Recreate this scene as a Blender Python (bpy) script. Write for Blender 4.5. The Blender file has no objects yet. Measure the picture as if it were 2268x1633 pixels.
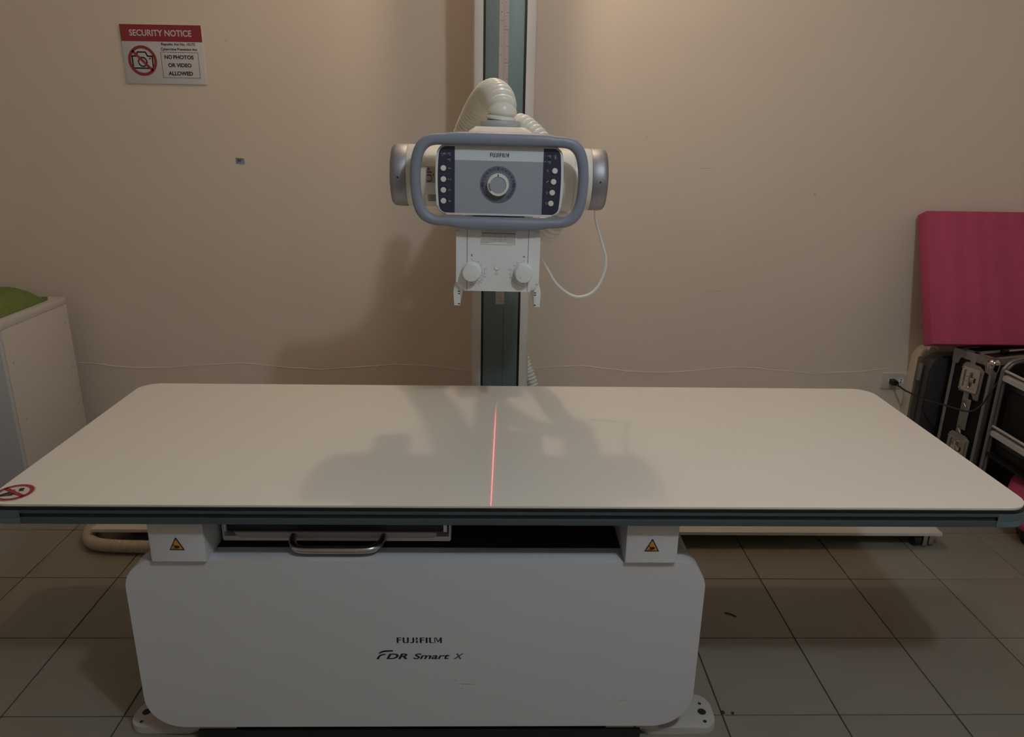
import bpy, bmesh, math, random
from mathutils import Vector, Matrix
R = math.radians
random.seed(7)
scn = bpy.context.scene
col = scn.collection

# ------------------------------------------------------------------ camera, world, lamps, exposure
F_PX, PITCH, YAW, ROLL = 1657.684, 0.313318565, 0.0246336566, 0.0160669112
cd = bpy.data.cameras.new('camera'); cam = bpy.data.objects.new('camera', cd); col.objects.link(cam)
cd.sensor_fit = 'HORIZONTAL'; cd.sensor_width = 36.0; cd.lens = 36.0 * F_PX / 2268.0
cd.clip_start = 0.02; cd.clip_end = 50
fw = Vector((math.sin(YAW)*math.cos(PITCH), math.cos(YAW)*math.cos(PITCH), -math.sin(PITCH)))
rt = fw.cross(Vector((0, 0, 1))).normalized(); up = rt.cross(fw)
c_, s_ = math.cos(ROLL), math.sin(ROLL)
rt2 = c_*rt + s_*up; up2 = c_*up - s_*rt
m = Matrix((rt2, up2, -fw)).transposed().to_4x4(); m.translation = Vector((0, 0, 1.41219715))
cam.matrix_world = m
scn.camera = cam

world = bpy.data.worlds.new('room_world'); scn.world = world; world.use_nodes = True
world.node_tree.nodes['Background'].inputs[0].default_value = (0.9, 0.95, 1.0, 1)
world.node_tree.nodes['Background'].inputs[1].default_value = 0.02

def lamp(name, loc, power, color, radius):
    l = bpy.data.lights.new(name, 'POINT'); l.energy = power; l.color = color; l.shadow_soft_size = radius
    o = bpy.data.objects.new(name, l); o.location = loc; col.objects.link(o); return o
lamp('ceiling_lamp_front', (0.70, 0.18, 2.60), 35.0, (0.80, 0.91, 1.0), 0.05)     # cool white lamp in front of the table
lamp('ceiling_lamp_rear', (0.06, 2.52, 2.60), 16.5, (1.0, 0.76, 0.54), 0.028)       # warm lamp over the column

vs = scn.view_settings
vs.view_transform = 'Standard'; vs.look = 'None'; vs.exposure = 0.0; vs.gamma = 1.0; vs.use_curve_mapping = False

# ------------------------------------------------------------------ materials
def lin(v): v /= 255.0; return v/12.92 if v <= 0.04045 else ((v+0.055)/1.055)**2.4
def rgb(r, g, b): return (lin(r), lin(g), lin(b), 1)
MATS = {}
def mat(name, colr, rough=0.5, metal=0.0, var=0.04, scale=6.0, bump=0.0, bscale=60.0, spec=0.5, coat=0.0, per_object=0.0):
    mt = bpy.data.materials.new(name); mt.use_nodes = True; nt = mt.node_tree; N = nt.nodes; L = nt.links
    b = N['Principled BSDF']
    b.inputs['Roughness'].default_value = rough; b.inputs['Metallic'].default_value = metal
    b.inputs['Specular IOR Level'].default_value = spec
    if coat: b.inputs['Coat Weight'].default_value = coat; b.inputs['Coat Roughness'].default_value = 0.15
    tc = N.new('ShaderNodeTexCoord'); nz = N.new('ShaderNodeTexNoise'); nz.inputs['Scale'].default_value = scale
    nz.inputs['Detail'].default_value = 4; L.new(tc.outputs['Object'], nz.inputs['Vector'])
    mx = N.new('ShaderNodeMix'); mx.data_type = 'RGBA'
    a = tuple(min(1, c*(1-var)) for c in colr[:3]) + (1,); d = tuple(min(1, c*(1+var)) for c in colr[:3]) + (1,)
    mx.inputs[6].default_value = a; mx.inputs[7].default_value = d
    L.new(nz.outputs['Fac'], mx.inputs[0]); out = mx.outputs[2]
    if per_object:
        oi = N.new('ShaderNodeObjectInfo'); hs = N.new('ShaderNodeHueSaturation'); mr = N.new('ShaderNodeMapRange')
        mr.inputs[3].default_value = 1-per_object; mr.inputs[4].default_value = 1+per_object
        L.new(oi.outputs['Random'], mr.inputs[0]); L.new(mr.outputs[0], hs.inputs['Value']); L.new(out, hs.inputs['Color']); out = hs.outputs['Color']
    L.new(out, b.inputs['Base Color'])
    if bump:
        n2 = N.new('ShaderNodeTexNoise'); n2.inputs['Scale'].default_value = bscale; n2.inputs['Detail'].default_value = 3
        L.new(tc.outputs['Object'], n2.inputs['Vector'])
        bp = N.new('ShaderNodeBump'); bp.inputs['Strength'].default_value = bump; bp.inputs['Distance'].default_value = 0.004
        L.new(n2.outputs['Fac'], bp.inputs['Height']); L.new(bp.outputs['Normal'], b.inputs['Normal'])
    MATS[name] = mt; return mt

mat('wall_paint', (0.79, 0.685, 0.58, 1), 0.5, var=0.05, scale=1.6, bump=0.12, bscale=45)
mat('ceiling_paint', (0.70, 0.66, 0.58, 1), 0.8)
mat('tile', (0.255, 0.235, 0.197, 1), 0.32, var=0.10, scale=5, per_object=0.05, bump=0.03, bscale=25)
mat('grout', (0.05, 0.043, 0.034, 1), 0.9, var=0.2, scale=20)
mat('white_shell', (0.66, 0.675, 0.72, 1), 0.38, var=0.015, scale=3)
mat('shell_plate', (0.47, 0.46, 0.45, 1), 0.5, var=0.03, scale=12)
mat('tabletop_white', (0.80, 0.78, 0.73, 1), 0.32, var=0.012, scale=2)
mat('edge_black', (0.012, 0.012, 0.013, 1), 0.35, var=0.1)
mat('rail_teal', (0.085, 0.115, 0.135, 1), 0.34, metal=0.25, var=0.05, scale=3)
mat('corner_teal', (0.10, 0.15, 0.17, 1), 0.4, var=0.1, scale=20)
mat('groove_dark', (0.015, 0.03, 0.032, 1), 0.5)
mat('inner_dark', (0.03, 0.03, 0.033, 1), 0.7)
mat('kick_black', (0.012, 0.013, 0.014, 1), 0.6)
mat('steel', (0.55, 0.53, 0.51, 1), 0.28, metal=1.0, var=0.03, scale=40)
mat('chrome', (0.62, 0.58, 0.56, 1), 0.14, metal=1.0, var=0.03, scale=30)
mat('cap_metal', (0.36, 0.365, 0.41, 1), 0.52, metal=0.85, var=0.03, scale=3)
mat('cream_white', (0.80, 0.77, 0.71, 1), 0.36, var=0.012)
mat('device_white', (0.82, 0.85, 0.86, 1), 0.42, var=0.012)
mat('device_groove', (0.10, 0.10, 0.11, 1), 0.7)
mat('handle_grey', (0.245, 0.275, 0.355, 1), 0.42, var=0.02)
mat('screen_grey', (0.36, 0.385, 0.455, 1), 0.38, var=0.02, scale=8)
mat('screen_light', (0.70, 0.76, 0.80, 1), 0.4, var=0.02)
mat('navy', (0.032, 0.037, 0.072, 1), 0.4, var=0.05)
mat('dial_dark', (0.15, 0.165, 0.225, 1), 0.45)
mat('button_white', (0.78, 0.80, 0.76, 1), 0.4)
mat('ink_black', (0.012, 0.013, 0.018, 1), 0.5)
mat('ink_grey', (0.12, 0.12, 0.13, 1), 0.6)
mat('ink_pale', (0.45, 0.46, 0.50, 1), 0.6)
mat('ink_teal', (0.03, 0.09, 0.10, 1), 0.5)
mat('ink_red', (0.22, 0.02, 0.025, 1), 0.5)
mat('label_silver', (0.42, 0.40, 0.38, 1), 0.4, var=0.06, scale=60)
mat('label_pale', (0.60, 0.58, 0.57, 1), 0.45)
mat('hose_white', (0.80, 0.80, 0.75, 1), 0.3, var=0.02)
mat('hose_beige', (0.50, 0.42, 0.33, 1), 0.55)
mat('collar_grey', (0.44, 0.45, 0.47, 1), 0.45)
mat('column_white', (0.74, 0.72, 0.71, 1), 0.35, var=0.02)
mat('column_teal', (0.17, 0.235, 0.245, 1), 0.42, metal=0.1, var=0.03, scale=2)
mat('ruler_pink', (0.50, 0.44, 0.44, 1), 0.5)
mat('sign_white', (0.66, 0.64, 0.66, 1), 0.45)
mat('sign_red', (0.30, 0.035, 0.042, 1), 0.45)
mat('sticker_red', (0.34, 0.02, 0.03, 1), 0.35)
mat('sticker_white', (0.62, 0.59, 0.55, 1), 0.4)
mat('sticker_amber', (0.62, 0.27, 0.045, 1), 0.45)
mat('tag_blue', (0.30, 0.34, 0.42, 1), 0.6)
mat('outlet_white', (0.62, 0.58, 0.53, 1), 0.4)
mat('cord_black', (0.014, 0.012, 0.011, 1), 0.45)
mat('case_black', (0.008, 0.0075, 0.0075, 1), 0.6, spec=0.2, bump=0.05, bscale=200)
mat('case_dark_grey', (0.045, 0.043, 0.045, 1), 0.6)
mat('aluminium', (0.25, 0.235, 0.23, 1), 0.5, metal=0.5, var=0.05, scale=25)
mat('rack_bar', (0.42, 0.40, 0.39, 1), 0.5)
mat('rack_tube', (0.20, 0.185, 0.18, 1), 0.36, metal=0.5)
mat('wrap_pale', (0.62, 0.57, 0.49, 1), 0.4, var=0.06, scale=10, bump=0.2, bscale=14)
mat('cabinet_white', (0.62, 0.58, 0.54, 1), 0.5, var=0.02)
mat('cabinet_front', (0.52, 0.54, 0.57, 1), 0.45, var=0.02)
mat('towel_green', (0.17, 0.235, 0.055, 1), 0.95, var=0.25, scale=60, bump=1.0, bscale=160)
mat('crumb_dark', (0.03, 0.022, 0.018, 1), 0.8)
mat('scuff', (0.62, 0.53, 0.44, 1), 0.8)
mat('scuff_grey', (0.42, 0.42, 0.43, 1), 0.7)

def foam_material():
    mt = mat('foam_pink', (0.47, 0.062, 0.145, 1), 0.75, var=0.1, scale=14, bump=0.15, bscale=120)
    nt = mt.node_tree; N = nt.nodes; L = nt.links; b = N['Principled BSDF']
    src = b.inputs['Base Color'].links[0].from_socket
    tc = N.new('ShaderNodeTexCoord'); wv = N.new('ShaderNodeTexWave'); wv.bands_direction = 'X'
    wv.inputs['Scale'].default_value = 3; wv.inputs['Distortion'].default_value = 9; wv.inputs['Detail'].default_value = 2
    mp = N.new('ShaderNodeMapping'); mp.inputs['Scale'].default_value = (1, 1, 0.12)
    L.new(tc.outputs['Object'], mp.inputs[0]); L.new(mp.outputs[0], wv.inputs['Vector'])
    mr = N.new('ShaderNodeMapRange'); mr.inputs[3].default_value = 0.93; mr.inputs[4].default_value = 1.05
    L.new(wv.outputs['Fac'], mr.inputs[0]); hs = N.new('ShaderNodeHueSaturation')
    L.new(mr.outputs[0], hs.inputs['Value']); L.new(src, hs.inputs['Color']); L.new(hs.outputs['Color'], b.inputs['Base Color'])
foam_material()

# ------------------------------------------------------------------ object helpers
ORG = {}
def thing(name, label, cat, loc=(0, 0, 0), rot=(0, 0, 0), group=None, local=False):
    o = bpy.data.objects.new(name, None); o.empty_display_size = 0.05; col.objects.link(o)
    o.location = loc; o.rotation_euler = rot
    o['label'] = label; o['category'] = cat
    if group: o['group'] = group
    ORG[o.name] = Vector((0, 0, 0)) if local else Vector(loc)
    return o
def tag(o, label, cat, group=None):
    o['label'] = label; o['category'] = cat
    if group: o['group'] = group
    return o
def put(name, verts, faces, mt, parent=None, smooth=False, angle=35, label=None):
    """one mesh object; verts in world coordinates, or local ones when the thing was made with local=True"""
    org = ORG[parent.name] if parent is not None else Vector((0, 0, 0))
    me = bpy.data.meshes.new(name)
    me.from_pydata([tuple(Vector(v)-org) for v in verts], [], [tuple(f) for f in faces]); me.update()
    if isinstance(mt, str): me.materials.append(MATS[mt])
    if smooth: me.shade_smooth(); me.set_sharp_from_angle(angle=R(angle))
    o = bpy.data.objects.new(name, me); col.objects.link(o)
    if parent is not None: o.parent = parent
    ORG[o.name] = org
    if label: o['label'] = label
    return o
def put_bm(name, bm, mt, parent=None, smooth=True, angle=35, label=None):
    bmesh.ops.recalc_face_normals(bm, faces=bm.faces)
    bm.verts.index_update()
    v = [x.co.copy() for x in bm.verts]; f = [[y.index for y in x.verts] for x in bm.faces]; bm.free()
    return put(name, v, f, mt, parent, smooth, angle, label)
def add_box(bm, x0, x1, y0, y1, z0, z1, bev=0.0, seg=2, M=None):
    r = bmesh.ops.create_cube(bm, size=1.0); vs_ = r['verts']
    for v in vs_:
        v.co = Vector(((x0+x1)/2 + v.co.x*(x1-x0), (y0+y1)/2 + v.co.y*(y1-y0), (z0+z1)/2 + v.co.z*(z1-z0)))
    if bev > 0:
        es = list({e for v in vs_ for e in v.link_edges})
        r2 = bmesh.ops.bevel(bm, geom=es, offset=bev, segments=seg, profile=0.5, affect='EDGES')
        vs_ = list({v for f in r2['faces'] for v in f.verts} | {v for v in vs_ if v.is_valid})
    if M is not None:
        for v in vs_: v.co = M @ v.co
    return vs_
def box(name, x0, x1, y0, y1, z0, z1, mt, parent=None, bev=0.0, seg=2, M=None, label=None):
    bm = bmesh.new(); add_box(bm, x0, x1, y0, y1, z0, z1, bev, seg, M)
    return put_bm(name, bm, mt, parent, smooth=bev > 0, label=label)
def rrect(x0, x1, y0, y1, r, seg=8):
    if not hasattr(r, '__len__'): r = (r,)*4          # corners: x0y0, x1y0, x1y1, x0y1
    out = []
    for (cx, cy, rr, a0) in ((x0+r[0], y0+r[0], r[0], 180), (x1-r[1], y0+r[1], r[1], 270), (x1-r[2], y1-r[2], r[2], 0), (x0+r[3], y1-r[3], r[3], 90)):
        n = seg if rr > 1e-6 else 0
        for k in range(n+1):
            a = R(a0 + 90.0*k/max(n, 1)); out.append((cx+rr*math.cos(a), cy+rr*math.sin(a)))
    return out
AX = {'xz': lambda a, b, d: Vector((a, d, b)), 'xy': lambda a, b, d: Vector((a, b, d)), 'yz': lambda a, b, d: Vector((d, a, b))}
def add_prism(bm, outline, axis, d0, d1, bev=0.0, seg=2, both=False, M=None):
    f = AX[axis]; n = len(outline)
    A = [bm.verts.new(f(a, b, d0)) for a, b in outline]; B = [bm.verts.new(f(a, b, d1)) for a, b in outline]
    fa = bm.faces.new(A); fb = bm.faces.new(B)
    for i in range(n): bm.faces.new((A[i], A[(i+1) % n], B[(i+1) % n], B[i]))
    allv = A+B
    if bev > 0:
        es = list(fa.edges) + (list(fb.edges) if both else [])
        r2 = bmesh.ops.bevel(bm, geom=es, offset=bev, segments=seg, profile=0.5, affect='EDGES')
        allv = list({v for ff in r2['faces'] for v in ff.verts} | {v for v in allv if v.is_valid})
    if M is not None:
        for v in allv: v.co = M @ v.co
def prism(name, outline, axis, d0, d1, mt, parent=None, bev=0.0, seg=2, both=False, M=None, label=None, smooth=True):
    bm = bmesh.new(); add_prism(bm, outline, axis, d0, d1, bev, seg, both, M)
    return put_bm(name, bm, mt, parent, smooth, label=label)
def frame_of(d):
    d = d.normalized(); h = Vector((0, 0, 1)) if abs(d.z) < 0.9 else Vector((1, 0, 0))
    u = d.cross(h).normalized(); return u, d.cross(u)
def spline(pts, n):
    P = [Vector(p) for p in pts]; P = [2*P[0]-P[1]] + P + [2*P[-1]-P[-2]]; out = []
    for i in range(1, len(P)-2):
        for k in range(n):
            t = k/n; a, b, c, d = P[i-1:i+3]
            out.append(0.5*((2*b)+(c-a)*t+(2*a-5*b+4*c-d)*t*t+(3*b-a-3*c+d)*t**3))
    out.append(P[-2]); return out
def resample(pts, step):
    L = [0.0]
    for a, b in zip(pts, pts[1:]): L.append(L[-1]+(b-a).length)
    n = max(2, int(L[-1]/step)); out = []; j = 0
    for i in range(n+1):
        s = L[-1]*i/n
        while j < len(L)-2 and L[j+1] < s: j += 1
        t = (s-L[j])/max(1e-9, L[j+1]-L[j]); out.append(pts[j].lerp(pts[j+1], min(1, max(0, t))))
    return out, L[-1]
def tube_vf(pts, rad, sides=12, V=None, Fc=None, caps=True):
    V = [] if V is None else V; Fc = [] if Fc is None else Fc; b0 = len(V); n = len(pts); u = None
    for i, p in enumerate(pts):
        d = (pts[min(n-1, i+1)] - pts[max(0, i-1)])
        if d.length < 1e-9: d = Vector((0, 0, 1))
        d.normalize()
        if u is None: u, _ = frame_of(d)
        u = (u - d*u.dot(d)).normalized(); w = d.cross(u); r = rad(i) if callable(rad) else rad
        for k in range(sides):
            a = 2*math.pi*k/sides; V.append(p + u*(r*math.cos(a)) + w*(r*math.sin(a)))
    for i in range(n-1):
        for k in range(sides):
            q = b0+i*sides; Fc.append((q+k, q+(k+1) % sides, q+sides+(k+1) % sides, q+sides+k))
    if caps:
        Fc.append(tuple(b0+k for k in range(sides))[::-1]); Fc.append(tuple(b0+(n-1)*sides+k for k in range(sides)))
    return V, Fc
def tube(name, pts, r, mt, parent=None, sides=12, label=None):
    V, Fc = tube_vf([Vector(p) for p in pts], r, sides); return put(name, V, Fc, mt, parent, True, 50, label)
def corrugated(name, ctrl, r, pitch, depth, mt, parent=None, sides=24, label=None, per=8):
    pts, L = resample(spline(ctrl, 24), pitch/per)
    prof = [0, 0.5, 0.85, 0.97, 1.0, 0.97, 0.85, 0.5]
    V, Fc = tube_vf(pts, lambda i: r-depth+depth*prof[(i*8//per) % 8], sides)
    return put(name, V, Fc, mt, parent, True, 60, label)
def lathe_vf(prof, c, axis, seg=32, V=None, Fc=None):
    """prof: (distance along axis, radius)"""
    V = [] if V is None else V; Fc = [] if Fc is None else Fc; b0 = len(V)
    d = Vector(axis).normalized(); u, w = frame_of(d); c = Vector(c)
    for h, r in prof:
        for k in range(seg):
            a = 2*math.pi*k/seg; V.append(c + d*h + u*(r*math.cos(a)) + w*(r*math.sin(a)))
    for i in range(len(prof)-1):
        for k in range(seg):
            q = b0+i*seg; Fc.append((q+k, q+(k+1) % seg, q+seg+(k+1) % seg, q+seg+k))
    Fc.append(tuple(b0+k for k in range(seg))[::-1]); Fc.append(tuple(b0+(len(prof)-1)*seg+k for k in range(seg)))
    return V, Fc
def lathe(name, prof, c, axis, mt, parent=None, seg=32, label=None, angle=35):
    V, Fc = lathe_vf(prof, c, axis, seg); return put(name, V, Fc, mt, parent, True, angle, label)

# flat print: 2-D shapes laid a hair above a surface
_font_cache = {}
def glyphs(text, weight=0.0, shear=0.0, spacing=1.0):
    key = (text, weight, shear, spacing)
    if key not in _font_cache:
        cu = bpy.data.curves.new('glyph', 'FONT'); cu.body = text; cu.size = 1.0; cu.offset = weight; cu.shear = shear
        cu.space_character = spacing; cu.resolution_u = 4; cu.fill_mode = 'FRONT'
        ob = bpy.data.objects.new('glyph', cu); col.objects.link(ob)
        bpy.context.view_layer.update()
        me = bpy.data.meshes.new_from_object(ob.evaluated_get(bpy.context.evaluated_depsgraph_get()))
        _font_cache[key] = ([(v.co.x, v.co.y) for v in me.vertices], [tuple(p.vertices) for p in me.polygons])
        bpy.data.objects.remove(ob); bpy.data.curves.remove(cu); bpy.data.meshes.remove(me)
    return _font_cache[key]
class Flat:
    def __init__(s): s.v = []; s.f = []
    def poly(s, pts): b = len(s.v); s.v += list(pts); s.f.append(tuple(range(b, b+len(pts)))); return s
    def rect(s, x0, x1, y0, y1): return s.poly([(x0, y0), (x1, y0), (x1, y1), (x0, y1)])
    def disc(s, cx, cy, r, seg=28): return s.poly([(cx+r*math.cos(2*math.pi*k/seg), cy+r*math.sin(2*math.pi*k/seg)) for k in range(seg)])
    def ring(s, cx, cy, r0, r1, a0=0, a1=360, seg=40):
        for k in range(seg):
            a, b = R(a0+(a1-a0)*k/seg), R(a0+(a1-a0)*(k+1)/seg)
            s.poly([(cx+r0*math.cos(a), cy+r0*math.sin(a)), (cx+r1*math.cos(a), cy+r1*math.sin(a)), (cx+r1*math.cos(b), cy+r1*math.sin(b)), (cx+r0*math.cos(b), cy+r0*math.sin(b))])
        return s
    def line(s, a, b, w):
        ax, ay = a; bx, by = b; l = math.hypot(bx-ax, by-ay) or 1; nx, ny = -(by-ay)/l*w/2, (bx-ax)/l*w/2
        return s.poly([(ax-nx, ay-ny), (bx-nx, by-ny), (bx+nx, by+ny), (ax+nx, ay+ny)])
    def path(s, pts, w, closed=False):
        for a, b in zip(pts, pts[1:]+(pts[:1] if closed else [])): s.line(a, b, w)
        for p in pts: s.disc(p[0], p[1], w/2, 8)
        return s
    def text(s, t, x0, x1, y0, y1, weight=0.0, shear=0.0, rot=0.0, spacing=1.0):
        v, f = glyphs(t, weight, shear, spacing)
        X = [p[0] for p in v]; Y = [p[1] for p in v]; mx, my = min(X), min(Y); sx, sy = max(X)-mx, max(Y)-my
        b = len(s.v); cx, cy = (x0+x1)/2, (y0+y1)/2; cr, sr = math.cos(R(rot)), math.sin(R(rot))
        for p in v:
            a = ((p[0]-mx)/sx-0.5)*(x1-x0); d = ((p[1]-my)/sy-0.5)*(y1-y0)
            s.v.append((cx+a*cr-d*sr, cy+a*sr+d*cr))
        s.f += [tuple(b+i for i in q) for q in f]; return s
    def each(s, name, mt, o, u, v, parent=None):          # every printed shape an object of its own
        for f in s.f: g = Flat(); g.poly([s.v[i] for i in f]); g.emit(name, mt, o, u, v, parent)
    def emit(s, name, mt, o, u, v, parent=None, label=None):
        o, u, v = Vector(o), Vector(u), Vector(v); n = u.cross(v); fs = []
        V = [o+u*a+v*b for a, b in s.v]
        for f in s.f:                                   # keep every face turned to the viewer's side
            a = sum((s.v[f[i]][0]*s.v[f[(i+1) % len(f)]][1]-s.v[f[(i+1) % len(f)]][0]*s.v[f[i]][1]) for i in range(len(f)))
            fs.append(f if a > 0 else f[::-1])
        return put(name, V, fs, mt, parent, label=label)
XU, ZU = (1, 0, 0), (0, 0, 1)
def fuji(f, x0, x1, y0, y1):                            # the maker's block letters, traced
    m_ = lambda x, y: (x0+(x-700)/708*(x1-x0), y1-(y-362)/98*(y1-y0))
    r = lambda a, b, c, d: f.poly([m_(a, d), m_(b, d), m_(b, c), m_(a, c)])
    p = lambda *q: f.poly([m_(*k) for k in q])
    for a in (700, 1062): r(a, a+28, 362, 460); r(a+28, a+74, 362, 375); r(a+28, a+72, 401, 414)
    p((1062, 401), (1062, 414), (1050, 408))
    r(793, 821, 362, 432); r(862, 890, 362, 432)
    p((793, 432), (821, 432), (827, 447), (815, 460), (800, 452)); p((827, 447), (856, 447), (868, 460), (815, 460)); p((862, 432), (890, 432), (883, 452), (868, 460), (856, 447))
    r(947, 975, 362, 432); p((947, 432), (975, 432), (969, 451), (955, 460), (938, 447)); p((938, 447), (955, 460), (905, 460), (905, 449))
    p((1000, 362), (1028, 362), (1028, 394), (1000, 414)); p((1000, 424), (1028, 410), (1028, 460), (1000, 460))
    r(1155, 1183, 362, 460); r(1208, 1236, 362, 444); p((1208, 444), (1236, 444), (1242, 449), (1222, 460), (1212, 455)); p((1242, 449), (1276, 449), (1276, 460), (1222, 460))
    r(1380, 1408, 362, 460); r(1290, 1304, 362, 460); p((1304, 362), (1322, 362), (1360, 442), (1344, 448)); p((1380, 362), (1380, 400), (1360, 442), (1352, 424))
    return f
def struct(o): o['kind'] = 'structure'; return o

# ------------------------------------------------------------------ the room
WALL_Y, CEIL = 3.05, 2.75
X0, X1, YB = -2.42, 2.70, -2.4
fl = struct(box('floor', X0-0.1, X1+0.1, YB-0.1, WALL_Y+0.1, -0.10, -0.0035, 'grout'))
T = 0.30; GX, GY = 0.8846, 2.1239
bm = bmesh.new(); add_box(bm, -T/2+0.0016, T/2-0.0016, -T/2+0.0016, T/2-0.0016, -0.0036, 0.0, 0.0)
for f in bm.faces:
    if f.normal.z > 0.5: top = f
bmesh.ops.bevel(bm, geom=list(top.edges), offset=0.0012, segments=1, affect='EDGES')
first = None
i0, i1 = math.ceil((X0-GX)/T-0.5), math.floor((X1-GX)/T-0.5)
for i in range(i0-1, i1+2):
    for j in range(-4, 17):
        cx, cy = GX+(i+0.5)*T, GY-(j+0.5)*T+0.0
        if cx < X0-0.13 or cx > X1+0.13 or cy < YB-0.13 or cy > WALL_Y+0.13: continue
        if first is None:
            tl = put_bm('tile', bm, 'tile', fl, smooth=False); first = tl
        else:
            tl = first.copy(); col.objects.link(tl)
        tl.parent = fl; tl.location = (cx, cy, random.uniform(-0.0004, 0.0))
wb = struct(box('wall_back', X0-0.1, X1+0.1, WALL_Y, WALL_Y+0.1, -0.1, CEIL+0.1, 'wall_paint'))
struct(box('wall_left', X0-0.1, X0, YB-0.1, WALL_Y, -0.1, CEIL+0.1, 'wall_paint'))
struct(box('wall_right', X1, X1+0.1, YB-0.1, WALL_Y, -0.1, CEIL+0.1, 'wall_paint'))
struct(box('wall_front', X0, X1, YB-0.1, YB, -0.1, CEIL+0.1, 'wall_paint'))
struct(box('ceiling', X0-0.1, X1+0.1, YB-0.1, WALL_Y+0.1, CEIL, CEIL+0.1, 'ceiling_paint'))
# faint plaster joint low on the back wall, and two small scuffs
bm = bmesh.new(); prev = None
for k in range(60):
    x = -2.0+3.7*k/59; z = 0.425+0.012*math.sin(k*0.55)+random.uniform(-0.003, 0.003); h = random.uniform(0.0012, 0.003)
    q = [bm.verts.new((x, WALL_Y, z-h)), bm.verts.new((x, WALL_Y-0.0016, z)), bm.verts.new((x, WALL_Y, z+h))]
    if prev:
        bm.faces.new((prev[0], q[0], q[1], prev[1])); bm.faces.new((prev[1], q[1], q[2], prev[2]))
    prev = q
put_bm('plaster_seam', bm, 'wall_paint', wb)
for (x, z, w, h, a) in ((-1.01, 1.699, 0.005, 0.003, -20), (0.83, 1.265, 0.03, 0.0016, 3), (0.92, 0.77, 0.035, 0.0014, 2), (1.39, 0.415, 0.03, 0.002, 0), (0.59, 1.38, 0.006, 0.002, 10), (1.28, 1.17, 0.005, 0.004, 0)):
    f = Flat(); ca, sa = math.cos(R(a)), math.sin(R(a))
    f.poly([(x+(w*math.cos(t)*ca-h*math.sin(t)*sa)*(1+0.3*math.sin(3*t)), z+(w*math.cos(t)*sa+h*math.sin(t)*ca)) for t in [2*math.pi*k/14 for k in range(14)]])
    f.emit('scuff_mark', 'scuff', (0, WALL_Y-0.0006, 0), XU, ZU, wb)

# ------------------------------------------------------------------ the X-ray table
tb = thing('examination_table', 'long white radiography table on a boxed base, across the middle of the room', 'table', (-0.17, 1.75, 0))
TX0, TX1, TY0, TY1 = -1.070, 1.167, 1.406, 2.180
CR = 0.056
prism('tabletop', rrect(TX0+0.004, TX1-0.004, TY0+0.004, TY1-0.004, CR, 14), 'xy', 0.6500, 0.6455, 'tabletop_white', tb, bev=0.0008, seg=1)
prism('edge_trim', rrect(TX0+0.001, TX1-0.001, TY0+0.001, TY1-0.001, CR, 14), 'xy', 0.6455, 0.6385, 'edge_black', tb, bev=0.0012, seg=2, both=True)
# side rail: stacked bands round the table edge with a groove between them
def rail_loop(ins, z0, z1): return rrect(TX0+ins, TX1-ins, TY0+ins, TY1-ins, CR, 14)
bm = bmesh.new()
prof = [(0.004, 0.6384), (0.0, 0.6375), (0.0, 0.6312), (0.0008, 0.6306), (0.014, 0.6305), (0.014, 0.6198), (0.0010, 0.6197), (0.0, 0.6190), (0.0, 0.6075), (0.003, 0.6050), (0.03, 0.6050)]
rings = []
for ins, z in prof: rings.append([bm.verts.new((a, b, z)) for a, b in rrect(TX0+ins, TX1-ins, TY0+ins, TY1-ins, CR, 14)])
for A, B in zip(rings, rings[1:]):
    n = len(A)
    for k in range(n): bm.faces.new((A[k], A[(k+1) % n], B[(k+1) % n], B[k]))
bm.faces.new(rings[-1])
rail = put_bm('side_rail', bm, 'rail_teal', tb)
bm = bmesh.new()
lo = rrect(TX0+0.0050, TX1-0.0050, TY0+0.0050, TY1-0.0050, CR, 14); n = len(lo)
A = [bm.verts.new((a, b, 0.6304)) for a, b in lo]; B = [bm.verts.new((a, b, 0.6199)) for a, b in lo]
for k in range(n): bm.faces.new((A[k], A[(k+1) % n], B[(k+1) % n], B[k]))
put_bm('rail_groove', bm, 'groove_dark', rail, label='dark recessed groove of the rail')
for (sx, sy) in ((0, 0), (1, 0), (1, 1), (0, 1)):
    cx = (TX0+CR, TX1-CR)[sx]; cy = (TY0+CR, TY1-CR)[sy]; a0 = {(0, 0): 180, (1, 0): 270, (1, 1): 0, (0, 1): 90}[(sx, sy)]
    bm = bmesh.new(); rr = CR+0.0012; rows = []
    for k in range(-1, 18):
        if k < 0 or k > 16:
            a = R(a0 if k < 0 else a0+90); e = 0.030*(1 if k < 0 else -1); t = (math.sin(a)*e, -math.cos(a)*e)
        else: a = R(a0+90*k/16); t = (0, 0)
        p = []
        for dr, z in ((-0.004, 0.6380), (0, 0.6372), (0, 0.6215), (-0.0008, 0.6205), (0.0, 0.6190), (0, 0.6068), (-0.006, 0.6046)):
            p.append(bm.verts.new((cx+(rr+dr)*math.cos(a)+t[0], cy+(rr+dr)*math.sin(a)+t[1], z)))
        rows.append(p)
    for A, B in zip(rows, rows[1:]):
        for k in range(len(A)-1): bm.faces.new((A[k], B[k], B[k+1], A[k+1]))
    put_bm('corner_cap', bm, 'corner_teal', tb)
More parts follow.
